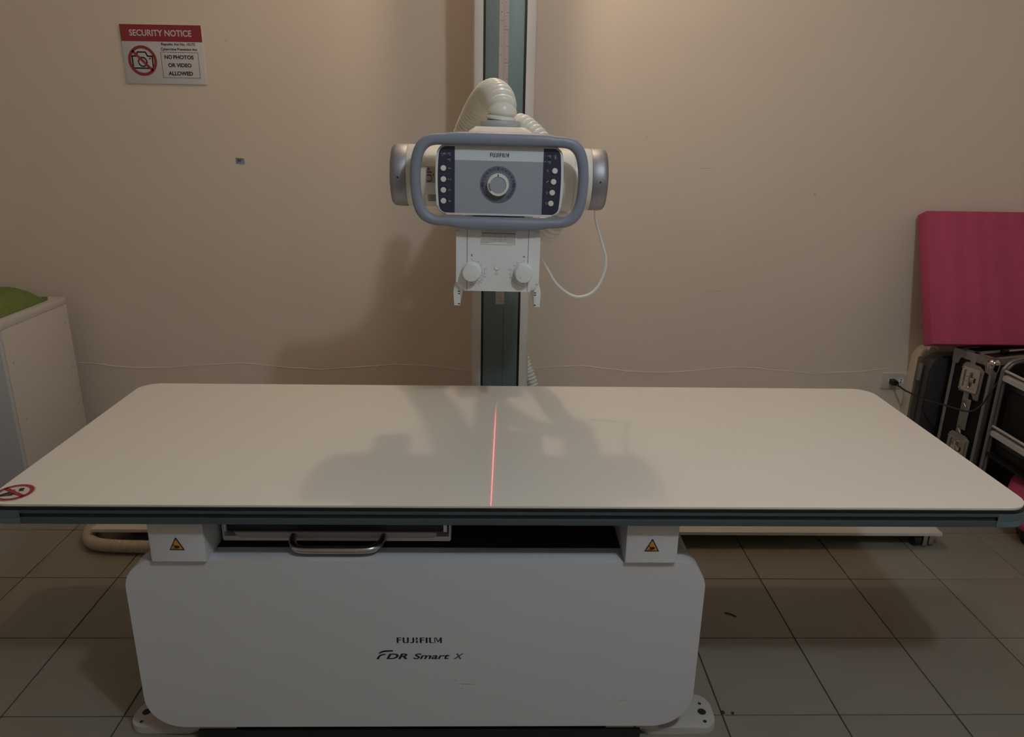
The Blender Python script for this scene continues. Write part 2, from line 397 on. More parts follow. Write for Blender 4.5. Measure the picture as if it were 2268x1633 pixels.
# front shell of the base
PY = 1.440; BX0, BX1, BZ0, BZ1 = -0.8105, 0.4775, 0.045, 0.4975
prism('front_cover', rrect(BX0, BX1, BZ0, BZ1, (0.085, 0.095, 0.068, 0.072), 14), 'xz', PY, PY+0.056, 'white_shell', tb, bev=0.005, seg=3)
cover = bpy.data.objects['front_cover']
prism('base_body', rrect(BX0+0.012, BX1-0.004, 0.03, BZ1-0.006, (0.03, 0.03, 0.075, 0.075), 12), 'xz', PY+0.0565, 2.13, 'shell_plate', tb, bev=0.004)
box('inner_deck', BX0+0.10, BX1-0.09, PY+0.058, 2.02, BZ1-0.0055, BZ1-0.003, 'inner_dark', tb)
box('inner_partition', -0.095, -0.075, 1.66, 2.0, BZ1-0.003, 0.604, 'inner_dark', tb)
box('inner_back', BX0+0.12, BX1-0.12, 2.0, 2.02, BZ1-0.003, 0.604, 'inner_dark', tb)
box('plinth', BX0+0.112, BX1-0.1185, PY+0.004, 2.08, 0.0, 0.029, 'kick_black', tb)
for (x0, x1) in ((-0.735, -0.610), (0.277, 0.347), (0.3485, 0.405)):
    box('base_frame', x0, x1, PY+0.012, PY+0.10, 0.0225, 0.046, 'shell_plate', tb, bev=0.002)
# bolted foot plates
for (x0, x1, y0, y1, holes) in ((0.36, 0.555, 1.459, 1.575, ((0.5275, 1.512, 0.0095), (0.529, 1.540, 0.0038), (0.527, 1.480, 0.0042))),
                                (-0.878, -0.70, 1.466, 1.560, ((-0.852, 1.516, 0.0095), (-0.851, 1.484, 0.0038), (-0.846, 1.54, 0.0038))),
                                (0.36, 0.555, 1.96, 2.07, ((0.5275, 2.01, 0.0095),)), (-0.878, -0.70, 1.96, 2.07, ((-0.852, 2.01, 0.0095),))):
    p = prism('foot_plate', rrect(x0, x1, y0, y1, 0.036, 8), 'xy', 0.020, 0.0005, 'shell_plate', tb, bev=0.003)
    for (hx, hy, hr) in holes:
        bm = bmesh.new(); n = 18; rg = []
        for rr, z in ((hr*1.12, 0.0204), (hr, 0.0203), (hr*0.92, 0.0130 if hr > 0.006 else 0.018), (0.0, 0.0125 if hr > 0.006 else 0.018)):
            rg.append([bm.verts.new((hx+rr*math.cos(2*math.pi*k/n), hy+rr*math.sin(2*math.pi*k/n), max(z, 0.0203))) for k in range(n)] if rr > 0 else None)
        for A, B in zip(rg, rg[1:]):
            if B is None: bm.faces.new(A); break
            for k in range(n): bm.faces.new((A[k], A[(k+1) % n], B[(k+1) % n], B[k]))
        put_bm('bolt_hole', bm, 'kick_black', p, smooth=False)
# support brackets with the hand-crush warning
for (x0, x1, dx) in ((-0.740, -0.6215, 0.0), (0.2905, 0.4050, 0.0)):
    b = prism('support_bracket', [(1.430, 0.502), (1.436, 0.4975), (1.84, 0.4975), (1.84, 0.6049), (1.430, 0.6049)], 'yz', x0, x1, 'white_shell', tb, bev=0.003, seg=2, both=True)
    cx = -0.681 if x0 < 0 else 0.3475; zb = 0.5305; w = 0.0165; h = 0.0305
    Flat().poly([(cx-w, zb), (cx+w, zb), (cx+w*0.06, zb+h), (cx-w*0.06, zb+h)]).emit('warning_sticker', 'ink_black', (0, 1.4292, 0), XU, ZU, b)
    f = Flat(); k = 0.78; zc = zb+h*0.34
    f.poly([(cx-w*k, zc-h*0.34*k), (cx+w*k, zc-h*0.34*k), (cx+w*0.05, zc+h*0.66*k), (cx-w*0.05, zc+h*0.66*k)])
    f.emit('warning_triangle', 'sticker_amber', (0, 1.4288, 0), XU, ZU, b)
    f = Flat(); zz = zb+0.0085
    f.poly([(cx-0.005, zz-0.003), (cx+0.004, zz-0.003), (cx+0.0065, zz-0.001), (cx+0.0065, zz+0.0018), (cx+0.003, zz+0.003), (cx-0.002, zz+0.003), (cx-0.004, zz+0.001)])
    f.line((cx-0.003, zz+0.001), (cx-0.006, zz+0.0048), 0.0016).line((cx-0.009, zz-0.0042), (cx+0.003, zz-0.0042), 0.001).line((cx-0.008, zz+0.0035), (cx-0.004, zz+0.0035), 0.0008)
    f.emit('hand_symbol', 'ink_black', (0, 1.4284, 0), XU, ZU, b)
# detector tray under the tabletop, with its bar handle
tr = prism('detector_tray', rrect(-0.6135, -0.0965, 0.505, 0.553, (0.004, 0.004, 0.0, 0.0), 4), 'xz', 1.512, 1.515, 'device_white', tb, bev=0.0)
bpy.data.objects.remove(tr)
bm = bmesh.new()
add_prism(bm, rrect(-0.6135, -0.0965, 0.505, 0.5165, (0.004, 0.004, 0, 0), 4), 'xz', 1.512, 1.90)
add_prism(bm, [(-0.6135, 0.5165), (-0.610, 0.5165), (-0.610, 0.56), (-0.6135, 0.56)], 'xz', 1.512, 1.90)
add_prism(bm, [(-0.1005, 0.5165), (-0.0965, 0.5165), (-0.0965, 0.56), (-0.1005, 0.56)], 'xz', 1.512, 1.90)
for v in bm.verts:
    if v.co.z > 0.55: v.co.z = 0.6045
tr = put_bm('detector_tray', bm, 'device_white', tb, smooth=False)
prism('cassette_shelf', [(-0.580, 0.5190), (-0.572, 0.5155), (-0.138, 0.5155), (-0.129, 0.5200), (-0.129, 0.530), (-0.585, 0.530)], 'xz', 1.506, 1.88, 'shell_plate', tr, bev=0.001)
box('cassette', -0.602, -0.112, 1.510, 1.88, 0.5305, 0.575, 'edge_black', tr, bev=0.002)
for (x, w) in ((-0.604, 0.004), (-0.1085, 0.008)):
    box('tray_clip', x-w/2, x+w/2, 1.504, 1.512, 0.533, 0.575, 'device_white', tr)
hp = [(-0.452, 1.512, 0.521), (-0.450, 1.488, 0.519), (-0.440, 1.466, 0.517), (-0.420, 1.456, 0.516), (-0.35, 1.455, 0.516), (-0.28, 1.456, 0.516), (-0.260, 1.466, 0.517), (-0.250, 1.488, 0.519), (-0.248, 1.512, 0.521)]
pts, _ = resample(spline(hp, 10), 0.006)
V, Fc = [], []
tube_vf(pts, 0.0085, 14, V, Fc); put('tray_handle', V, Fc, 'steel', tr, True, 50)
# maker's lettering on the base
f = Flat(); fuji(f, -0.2180, -0.1150, 0.2830, 0.2980)
f.emit('maker_lettering', 'ink_black', (0, PY-0.0004, 0), XU, ZU, cover)
f = Flat()
S_ = 0.103/710.0                                       # metres per unit of the traced letter F
def q(x, y): return (-0.218+(x-700)*S_, 0.2972-(y-362)*S_*1.035)
f.poly([q(*p) for p in ((405, 660), (412, 640), (430, 620), (460, 603), (500, 592), (560, 588), (638, 587), (630, 612), (560, 616), (505, 622), (460, 635), (430, 648))][::-1])
f.poly([q(*p) for p in ((366, 752), (385, 715), (410, 685), (440, 665), (475, 656), (520, 653), (512, 676), (470, 682), (440, 695), (420, 720), (408, 752))][::-1])
x0, y0 = q(522, 752); x1, y1 = q(862, 650); f.text('DR', x0, x1, y0, y1, weight=0.03, shear=0.30)
x0, y0 = q(948, 752); x1, y1 = q(1532, 648); f.text('Smart', x0, x1, y0, y1, weight=0.022, shear=0.30)
f.emit('model_lettering', 'ink_black', (0, PY-0.0004, 0), XU, ZU, cover)
x0, y0 = q(1585, 754); x1, y1 = q(1756, 648)
Flat().text('X', x0, x1, y0, y1, weight=0.02, shear=0.35).emit('letter_x', 'ink_teal', (0, PY-0.0004, 0), XU, ZU, cover)
for (x, z, w, h) in ((-0.184, 0.3355, 0.002, 0.0007), (0.313, 0.119, 0.013, 0.0007), (-0.058, 0.167, 0.017, 0.0012), (-0.070, 0.155, 0.004, 0.0012), (-0.085, 0.178, 0.004, 0.001)):
    Flat().poly([(x+w*math.cos(t), z+h*math.sin(t)+0.0016*math.sin(t*0.5)) for t in [2*math.pi*k/12 for k in range(12)]]).emit('scuff_mark', 'scuff_grey', (0, PY-0.0004, 0), XU, ZU, cover)
# prohibition sticker on the near left corner of the tabletop
sc = Vector((-1.024, 1.461, 0.6503)); ang = R(14); uu = Vector((math.cos(ang), math.sin(ang), 0)); vv = Vector((-math.sin(ang), math.cos(ang), 0))
RS = 0.0375
st = Flat().disc(0, 0, RS+0.003, 40).emit('prohibition_sticker', 'sticker_white', sc, uu, vv, tb, label='round red and white prohibition sticker')
f = Flat()
f.poly([(-0.026, -0.012), (-0.010, -0.008), (-0.004, 0.006), (0.000, 0.012), (-0.006, 0.014), (-0.014, 0.004), (-0.028, -0.006)])
f.poly([(-0.010, -0.010), (0.008, -0.012), (0.010, -0.004), (0.002, 0.002), (-0.004, 0.002)]); f.disc(0.010, 0.014, 0.0055, 14)
f.line((-0.030, -0.012), (0.0, -0.013), 0.004).line((0.006, 0.006), (0.016, 0.006), 0.004)
f.emit('person_symbol', 'ink_black', sc+Vector((0, 0, 0.0004)), uu, vv, st)
f = Flat().ring(0, 0, RS*0.77, RS, seg=48); f.line((-RS*0.62, RS*0.62), (RS*0.62, -RS*0.62), RS*0.24)
f.emit('prohibition_ring', 'sticker_red', sc+Vector((0, 0, 0.0008)), uu, vv, st)

# ------------------------------------------------------------------ floor rail and column
fr = thing('floor_rail', 'long white floor rail behind the table, carrying the column', 'rail', (0.1, 2.5, 0))
prism('rail_plate', [(-1.392, 2.318), (1.592, 2.310), (1.592, 2.78), (-1.36, 2.78)], 'xy', 0.064, 0.052, 'cabinet_white', fr, bev=0.002)
box('rail_body', -1.30, 1.48, 2.40, 2.70, 0.0, 0.0515, 'inner_dark', fr)
bm = bmesh.new(); add_box(bm, 1.535, 1.552, 2.322, 2.352, 0.004, 0.0515, 0.002); add_box(bm, 1.556, 1.575, 2.322, 2.352, 0.012, 0.0515, 0.002)
put_bm('stop_bracket', bm, 'steel', fr)
lathe('end_stop', [(-0.014, 0.012), (-0.012, 0.0195), (0.012, 0.0195), (0.014, 0.012)], (1.513, 2.334, 0.0265), (1, 0, 0), 'kick_black', fr, 18)

cl = thing('tube_column', 'tall white and teal column with a measuring tape, standing against the back wall', 'column', (0.0165, 2.76, 0.065), (0, R(0.3), 0), local=True)
# local frame: x about the column's centre, y 0 = 2.76, z from rail
HC = 2.55
prof = [(-0.1045, 0.09), (-0.1045, -0.082), (-0.099, -0.1005), (-0.086, -0.108), (-0.0705, -0.110), (-0.0705, -0.100), (0.0715, -0.100), (0.0715, -0.110), (0.088, -0.108), (0.100, -0.1005), (0.1055, -0.082), (0.1055, 0.09)]
bm = bmesh.new(); A = [bm.verts.new((a, b, 0.0)) for a, b in prof]; B = [bm.verts.new((a, b, HC)) for a, b in prof]
for k in range(len(prof)): bm.faces.new((A[k], A[(k+1) % len(prof)], B[(k+1) % len(prof)], B[k]))
bm.faces.new(A); bm.faces.new(B)
put_bm('column_cover', bm, 'column_white', cl, angle=40)
for (a, b) in ((-0.0704, -0.0636), (0.0638, 0.0714)): box('seal_strip', a, b, -0.1085, -0.0995, 0.0, HC, 'edge_black', cl)
pn = box('column_panel', -0.0634, 0.0636, -0.1075, -0.0995, 0.0, HC, 'column_teal', cl, bev=0.001)
box('panel_seam', 0.0105, 0.0113, -0.1081, -0.1075, 0.0, 0.72, 'groove_dark', pn)
TZ0, TZ1 = 0.732, HC
tp = box('measuring_tape', -0.0185, 0.0125, -0.1083, -0.1076, TZ0, TZ1, 'ruler_pink', cl)
f = Flat(); f.line((-0.0035, TZ0+0.02), (-0.0035, TZ1), 0.0006)
z = TZ0+0.013; k = 0
while z < TZ1-0.02:                                    # centimetre figures right, a coarser scale left
    if k % 5 == 0: f.rect(0.0035, 0.0123, z-0.0007, z+0.0007)
    d = str((60+k) % 10)
    if k % 10 == 0: f.text(str(60+k), -0.0015, 0.0045, z-0.0018, z+0.0018)
    elif k % 5: f.text(d, 0.0005, 0.0032, z-0.0015, z+0.0015)
    if k % 5: f.rect(0.0105, 0.0123, z-0.0003, z+0.0003)
    z += 0.01; k += 1
z = TZ0+0.025; k = 24
while z < TZ1-0.02:
    f.rect(-0.0183, -0.0165 if k % 12 else -0.011, z-0.0004, z+0.0004); f.text(str(k % 12) if k % 12 else str(k), -0.0125 if k % 12 else -0.0105, -0.0095 if k % 12 else -0.0045, z-0.0019, z+0.0019)
    z += 0.0254; k += 1
f.emit('tape_scale', 'ink_grey', (0, -0.1085, 0), XU, ZU, tp)
# carriage that rides the column and carries the arm
box('carriage', -0.074, 0.052, -0.525, -0.112, 1.05, 1.30, 'device_white', cl, bev=0.012, seg=3)
bm = bmesh.new(); V, Fc = lathe_vf([(0, 0.030), (0.33, 0.030)], (-0.009, -0.84, 1.228), (0, 1, 0), 28); bm.free()
put('support_arm', V, Fc, 'device_white', cl, True)
corrugated('column_hose', [(0.060, 0.05, 0.62), (0.10, 0.05, 0.47), (0.125, 0.045, 0.40), (0.150, 0.03, 0.30), (0.15, 0.02, 0.12), (0.12, 0.02, 0.03)], 0.022, 0.014, 0.006, 'hose_white', cl, 16)

# ------------------------------------------------------------------ tube head (local frame: x along the tube, y away from the viewer)
HS = 1.0275
hd = thing('xray_tube', 'white X-ray tube with grey loop handle, control screen and collimator, hanging over the table', 'x-ray tube', (0.0077, 1.820*HS, 1.4122+(1.2965-1.4122)*HS), (0, R(0.62), 0), local=True)
hd.scale = (HS, HS, HS)
lathe('tube_housing', [(-0.2125, 0.066), (-0.2125, 0.0695), (-0.2105, 0.0705), (-0.172, 0.0705), (-0.1715, 0.069), (-0.170, 0.069), (-0.1695, 0.0700), (0.1695, 0.0700), (0.170, 0.069), (0.1715, 0.069), (0.172, 0.0705), (0.2105, 0.0705), (0.2125, 0.0695), (0.2125, 0.066)], (0, 0, 0), (1, 0, 0), 'cream_white', hd, 64)
for s in (-1, 1):
    cp = lathe('end_cap', [(0.2128, 0.066), (0.2128, 0.0702), (0.214, 0.0708), (0.237, 0.0708), (0.2445, 0.0690), (0.2490, 0.0640), (0.2505, 0.0560), (0.2505, 0.0)] if s > 0 else [(0.2128, 0.066), (0.2128, 0.0702), (0.214, 0.0708), (0.237, 0.0708), (0.2445, 0.0690), (0.2490, 0.0640), (0.2505, 0.0560), (0.2505, 0.0)], (0, 0, 0), (s, 0, 0), 'cap_metal', hd, 64)
    lathe('cap_screw', [(0, 0.0022), (0.001, 0.0022)], (s*0.2305, -0.0706, -0.001), (0, -1, 0), 'kick_black', cp, 12)
for s in (-1, 1):                                       # cable sockets at the back of the tube
    lathe('cable_socket', [(0.05, 0.030), (0.125, 0.030), (0.128, 0.028), (0.150, 0.026), (0.152, 0.018)], (s*0.150, 0, 0.0), (s*0.06, 1, -0.10), 'device_white', hd, 28)
# UP label and rating plate on the tube, left of the screen
def wrap(flat, name, mt, parent, rad):                 # bend flat print round the tube
    V = []
    for a, b in flat.v: t = b/0.0700; V.append(Vector((a, -rad*math.cos(t), rad*math.sin(t))))
    fs = []
    for f_ in flat.f:
        ar = sum(flat.v[f_[i]][0]*flat.v[f_[(i+1) % len(f_)]][1]-flat.v[f_[(i+1) % len(f_)]][0]*flat.v[f_[i]][1] for i in range(len(f_)))
        fs.append(f_ if ar > 0 else f_[::-1])
    return put(name, V, fs, mt, parent)
th = bpy.data.objects['tube_housing']
f = Flat()
for k in range(6): f.rect(-0.1665, -0.1455, -0.0115+k*0.0060, -0.0115+(k+1)*0.0060)
wrap(f, 'direction_label', 'label_silver', th, 0.07035)
f = Flat().text('UP', -0.0155, 0.0155, -0.0055, 0.0055, weight=0.0)
f.v = [(-0.1580-b, 0.0065+a) for a, b in f.v]
wrap(f, 'direction_lettering', 'ink_red', th, 0.0707)
wrap(Flat().poly([(-0.1515, 0.0045), (-0.1475, 0.0045), (-0.1495, 0.0095)]), 'direction_arrow', 'ink_red', th, 0.0707)
f = Flat()
for k in range(4): f.rect(-0.164, -0.140, -0.062+k*0.0055, -0.062+(k+1)*0.0055)
wrap(f, 'rating_plate', 'label_silver', th, 0.07035)
f = Flat()
for k in range(5): f.rect(-0.162+0.004*(k % 2), -0.143, -0.0605+k*0.0042, -0.0592+k*0.0042)
wrap(f, 'rating_print', 'ink_grey', th, 0.0707)
# mounting block over the tube, hose collar
bm = bmesh.new()
for (w, y0_, y1_, zz) in ((0.072, -0.045, 0.10, 0.0), (0.072, -0.045, 0.10, 0.100), (0.062, -0.035, 0.09, 0.1105)):
    pass
lv = [[bm.verts.new((a, b, zz)) for a, b in rrect(-w, w, y0_, y1_, 0.012, 5)] for (w, y0_, y1_, zz) in ((0.074, -0.050, 0.10, -0.02), (0.074, -0.050, 0.10, 0.099), (0.070, -0.046, 0.096, 0.1045), (0.056, -0.036, 0.09, 0.1135))]
for A, B in zip(lv, lv[1:]):
    for k in range(len(A)): bm.faces.new((A[k], A[(k+1) % len(A)], B[(k+1) % len(B)], B[k]))
bm.faces.new(lv[0]); bm.faces.new(lv[-1])
put_bm('mount_block', bm, 'cream_white', hd)
lathe('hose_collar', [(0.1130, 0.040), (0.1135, 0.0445), (0.117, 0.0462), (0.1235, 0.0462), (0.127, 0.0440), (0.128, 0.036)], (0, 0.024, 0), (0, 0, 1), 'collar_grey', hd, 40)
hx, hy, hz = 0.0075, 1.82, 1.2965
HL = Vector(hd.location)
def hw(pts): return [(Vector(p)-HL)/HS for p in pts]           # room coordinates -> the tube's own
path = [(0.0087, 1.8947, 1.4223), (0.011, 1.897, 1.452), (0.004, 1.935, 1.478), (-0.015, 2.015, 1.490), (-0.041, 2.105, 1.471), (-0.066, 2.170, 1.432), (-0.085, 2.205, 1.391), (-0.105, 2.230, 1.335), (-0.120, 2.255, 1.280), (-0.112, 2.295, 1.238), (-0.085, 2.345, 1.225), (-0.050, 2.38, 1.225)]
corrugated('large_hose', hw(path), 0.0350, 0.0142, 0.0062, 'hose_white', hd, 28)
path = [(0.030, 2.19, 1.380), (0.060, 2.140, 1.418), (0.094, 2.105, 1.400), (0.130, 2.075, 1.362), (0.164, 2.055, 1.310), (0.178, 2.045, 1.250), (0.168, 2.045, 1.185), (0.150, 2.070, 1.143), (0.142, 2.125, 1.132), (0.128, 2.20, 1.150), (0.095, 2.28, 1.170), (0.06, 2.33, 1.17)]
corrugated('cable_hose', hw(path), 0.0270, 0.0135, 0.0060, 'hose_white', hd, 24)
path = [(0.246, 1.86, 1.235), (0.250, 1.90, 1.208), (0.259, 1.93, 1.18), (0.275, 1.95, 1.140), (0.292, 1.95, 1.088), (0.288, 1.95, 1.045), (0.267, 1.95, 1.003), (0.235, 1.95, 0.986), (0.204, 1.95, 0.990), (0.165, 1.945, 1.020), (0.140, 1.94, 1.058), (0.120, 1.935, 1.090), (0.095, 1.92, 1.13), (0.06, 1.90, 1.15)]
pts, _ = resample(spline([(x-hx, y-hy, z-hz) for x, y, z in path], 12), 0.006)
V, Fc = tube_vf(pts, 0.0034, 8); put('thin_cable', V, Fc, 'device_white', hd, True, 60)

# loop handle round the screen
outer = [(0, .1025), (.055, .1025), (.095, .1015), (.120, .0985), (.145, .0965), (.165, .0905), (.182, .075), (.192, .050), (.196, .018), (.196, -.012), (.1925, -.045), (.184, -.072), (.168, -.090), (.145, -.0985), (.115, -.1005), (.088, -.105), (.055, -.1075), (0, -.1078)]
inner = [(0, .0735), (.055, .0735), (.095, .0735), (.118, .0738), (.138, .0732), (.152, .0695), (.163, .0585), (.1695, .040), (.1730, .015), (.1730, -.012), (.1705, -.036), (.164, -.057), (.153, -.0715), (.136, -.0780), (.115, -.0785), (.088, -.0785), (.055, -.0785), (0, -.0785)]
def full(h): return h + [(-a, b) for a, b in h[-2:0:-1]]
def dens(pl, n=4):
    P = [Vector((a, 0, b)) for a, b in pl]; N_ = len(P); out = []
    for i in range(N_):
        a, b, c, d = P[i-1], P[i], P[(i+1) % N_], P[(i+2) % N_]
        for k in range(n):
            t = k/n; out.append(0.5*((2*b)+(c-a)*t+(2*a-5*b+4*c-d)*t*t+(3*b-a-3*c+d)*t**3))
    return out
O_, I_ = dens(full(outer)), dens(full(inner)); V, Fc = [], []; ns = 16; n = len(O_)
for p, q_ in zip(O_, I_):
    c = (p+q_)/2; e = (p-q_)/2
    for k in range(ns):
        a = 2*math.pi*k/ns; ca, sa = math.cos(a), math.sin(a)
        ca = math.copysign(abs(ca)**0.75, ca); sa = math.copysign(abs(sa)**0.75, sa)
        V.append(c + e*ca + Vector((0, -0.124 + 0.0155*sa, 0)))
for i in range(n):
    for k in range(ns):
        Fc.append((i*ns+k, ((i+1) % n)*ns+k, ((i+1) % n)*ns+(k+1) % ns, i*ns+(k+1) % ns))
bm = bmesh.new(); bv = [bm.verts.new(v) for v in V]
for f_ in Fc: bm.faces.new([bv[i] for i in f_])
put_bm('loop_handle', bm, 'handle_grey', hd, angle=70)

# control screen
def bulged(w, h, r, bul, seg=8):
    pts = rrect(-w, w, -h, h, r, seg)
    out = []
    rr_ = pts + []
    dense = []
    for i, p in enumerate(rr_):
        nx = rr_[(i+1) % len(rr_)]; dense.append(p)
        if abs(p[0]-nx[0]) < 1e-6 and abs(p[1]-nx[1]) > 0.02:
            for k in range(1, 10): dense.append((p[0], p[1]+(nx[1]-p[1])*k/10))
    for a, b in dense:
        t = max(0.0, 1-(b/h)**2); out.append((a + math.copysign(bul*t, a) if abs(a) > w*0.8 else a, b))
    return out
SY = -0.120
cs = prism('control_screen', bulged(0.1365, 0.0755, 0.020, 0.0045), 'xz', SY, SY+0.040, 'device_white', hd, bev=0.004, seg=3)
box('screen_back', -0.10, 0.10, SY+0.040, -0.03, -0.060, 0.060, 'device_white', hd)
inn = bulged(0.1315, 0.0712, 0.015, 0.0045)
def clip(poly, x, keep_less):
    out = []
    for i, p in enumerate(poly):
        n_ = poly[(i+1) % len(poly)]; a = (p[0] <= x) if keep_less else (p[0] >= x); b = (n_[0] <= x) if keep_less else (n_[0] >= x)
        if a: out.append(p)
        if a != b: t = (x-p[0])/(n_[0]-p[0]); out.append((x, p[1]+t*(n_[1]-p[1])))
    return out
xl, xr = -0.0985, 0.0955
lp = Flat().poly(clip(inn, xl, True)).emit('key_strip', 'navy', (0, SY-0.0005, 0), XU, ZU, cs, label='dark navy strip with four round buttons')
rp = Flat().poly(clip(inn, xr, False)).emit('key_strip', 'navy', (0, SY-0.0005, 0), XU, ZU, cs, label='dark navy strip with four round buttons')
Flat().rect(xl, xr, -0.0712, 0.0425).emit('display', 'screen_grey', (0, SY-0.0005, 0), XU, ZU, cs)
Flat().rect(xl, xr, 0.0425, 0.0712).emit('header_band', 'screen_light', (0, SY-0.0005, 0), XU, ZU, cs)
fuji(Flat(), -0.0215, 0.0195, 0.0505, 0.0590).emit('maker_lettering', 'ink_black', (0, SY-0.0009, 0), XU, ZU, cs)
# dial
DX, DZ = -0.0030, -0.0085
Flat().disc(DX, DZ, 0.0400, 64).emit('dial_plate', 'dial_dark', (0, SY-0.0008, 0), XU, ZU, cs)
f = Flat(); g = Flat()
for k in range(-45, 46):
    a = R(90-3*k); l = 0.0295 if k % 5 == 0 else 0.0282
    if abs(k) <= 45: f.line((DX+0.0260*math.cos(a), DZ+0.0260*math.sin(a)), (DX+l*math.cos(a), DZ+l*math.sin(a)), 0.0007 if k % 5 == 0 else 0.00035)
for dg in range(-135, 136, 15):
    a = R(90-dg); rr = 0.0345; cx, cz = DX+rr*math.cos(a), DZ+rr*math.sin(a); t = str(abs(dg)); big = dg in (0, 90, -90); w = (0.0024 if big else 0.0013)*len(t); h = 0.0032 if big else 0.0017
    g.text(t, cx-w, cx+w, cz-h, cz+h, weight=0.02, rot=-dg)
f.emit('dial_ticks', 'ink_pale', (0, SY-0.0012, 0), XU, ZU, cs)
g.emit('dial_figures', 'ink_black', (0, SY-0.0012, 0), XU, ZU, cs)
lathe('dial_knob', [(0.0, 0.0250), (0.003, 0.0246), (0.012, 0.0236), (0.0135, 0.0228), (0.0138, 0.0185), (0.0120, 0.0180), (0.0120, 0.0)], (DX, SY-0.0010, DZ), (0, -1, 0), 'button_white', cs, 48)
Flat().disc(0, 0, 0.0178, 40).emit('knob_face', 'screen_grey', (DX, SY-0.0134, DZ), XU, ZU, cs)
Flat().ring(0, 0, 0.0180, 0.0212, 168, 218, 12).emit('knob_slot', 'dial_dark', (DX, SY-0.0151, DZ), XU, ZU, cs)
Flat().rect(-0.0012, 0.0012, 0.0185, 0.0235).emit('knob_pointer', 'ink_red', (DX, SY-0.0151, DZ), XU, ZU, cs)
# buttons and key symbols
first_b = None
for sx, bx in ((-1, -0.1235), (1, 0.1195)):
    st_ = lp if sx < 0 else rp; f = Flat(); ln = Flat(); xs = bx-sx*0.0135
    for k, bz in enumerate((0.0245, 0.0010, -0.0225, -0.0460)):
        if first_b is None:
            first_b = lathe('button', [(0, 0.0062), (0.0018, 0.0062), (0.0026, 0.0054), (0.0028, 0.0)], (0, SY-0.0006, 0), (0, -1, 0), 'button_white', st_, 24); bb = first_b
        else: bb = first_b.copy(); col.objects.link(bb); bb.parent = st_
        bb.location = (bx + (0.002 if sx > 0 else 0)*(1-k), 0, bz)
        if k < 3: ln.rect(bx-0.0100 if sx < 0 else bx-0.0175, bx+0.0160 if sx < 0 else bx+0.0065, bz-0.0125, bz-0.0119)
        if (sx, k) in ((-1, 0), (-1, 1)):
            d = 1 if k == 0 else -1
            for e in (-1, 1):
                c0 = xs+e*0.0010 if d > 0 else xs+e*0.0030
                f.poly([(c0, bz-0.0018), (c0, bz+0.0018), (c0+e*d*0.0022, bz)])
        elif (sx, k) == (-1, 2): f.ring(xs, bz, 0.0020, 0.0027, -50, 230, 20)
        elif (sx, k) == (-1, 3): f.poly([(xs-0.0022, bz), (xs, bz-0.0022), (xs+0.0022, bz), (xs, bz+0.0022)]).line((xs, bz), (xs+0.0045, bz), 0.0006)
        elif (sx, k) == (1, 0):
            for e in (-1, 1): f.poly([(xs-0.0018, bz+e*0.0008), (xs+0.0018, bz+e*0.0008), (xs, bz+e*0.0030)])
        elif (sx, k) == (1, 1):
            for e in (-1, 1): f.poly([(xs+e*0.0022, bz+e*0.0020), (xs+e*0.0022, bz-e*0.0010), (xs-e*0.0008, bz+e*0.0020)])
        elif (sx, k) == (1, 2):
            for (a, b) in ((0.0022, 0), (-0.0022, 0), (0, 0.0022), (0, -0.0022)): f.poly([(xs+a-0.0011, bz+b), (xs+a, bz+b-0.0011), (xs+a+0.0011, bz+b), (xs+a, bz+b+0.0011)])
        else: f.ring(xs, bz, 0.0022, 0.0027, 20, 340, 20).line((xs, bz-0.0040), (xs, bz+0.0040), 0.0005)
    for k, zz in enumerate((0.0560, 0.0435)):           # small level read-outs
        xx = -0.1110 if sx < 0 else 0.1085
        f.text('100', xx-0.0040, xx+0.0035, zz-0.0018, zz+0.0016); f.rect(xx+0.0005, xx+0.0035, zz-0.0040, zz-0.0032)
    if sx < 0:
        f.line((-0.1265, 0.0590), (-0.1265, 0.0505), 0.0006).line((-0.1265, 0.0505), (-0.1245, 0.0505), 0.0006).ring(-0.1195, 0.0550, 0.0015, 0.0021, 0, 360, 16).rect(-0.1235, -0.1210, 0.0535, 0.0565).line((-0.1288, 0.0548), (-0.1276, 0.0548), 0.0006)
    else:
        f.ring(0.1215, 0.0560, 0.0015, 0.0021, 0, 360, 16).rect(0.1202, 0.1228, 0.0525, 0.0542).line((0.1185, 0.0508), (0.1250, 0.0508), 0.0006).line((0.1250, 0.0508), (0.1250, 0.0525), 0.0006).line((0.1205, 0.0490), (0.1225, 0.0490), 0.0006)
        f.rect(0.0995, 0.1000, 0.0545, 0.0575).disc(0.0995, 0.0435, 0.0012, 10)
    f.emit('key_symbols', 'ink_pale', (0, SY-0.0009, 0), XU, ZU, st_); ln.each('key_divider', 'ink_grey', (0, SY-0.0009, 0), XU, ZU, st_)
    g = Flat()
    for zz in (0.0592, 0.0467): g.rect((-0.1148 if sx < 0 else 0.1048), (-0.1075 if sx < 0 else 0.1118), zz, zz+0.0018)
    g.each('readout_window', 'ink_black', (0, SY-0.0007, 0), XU, ZU, st_)

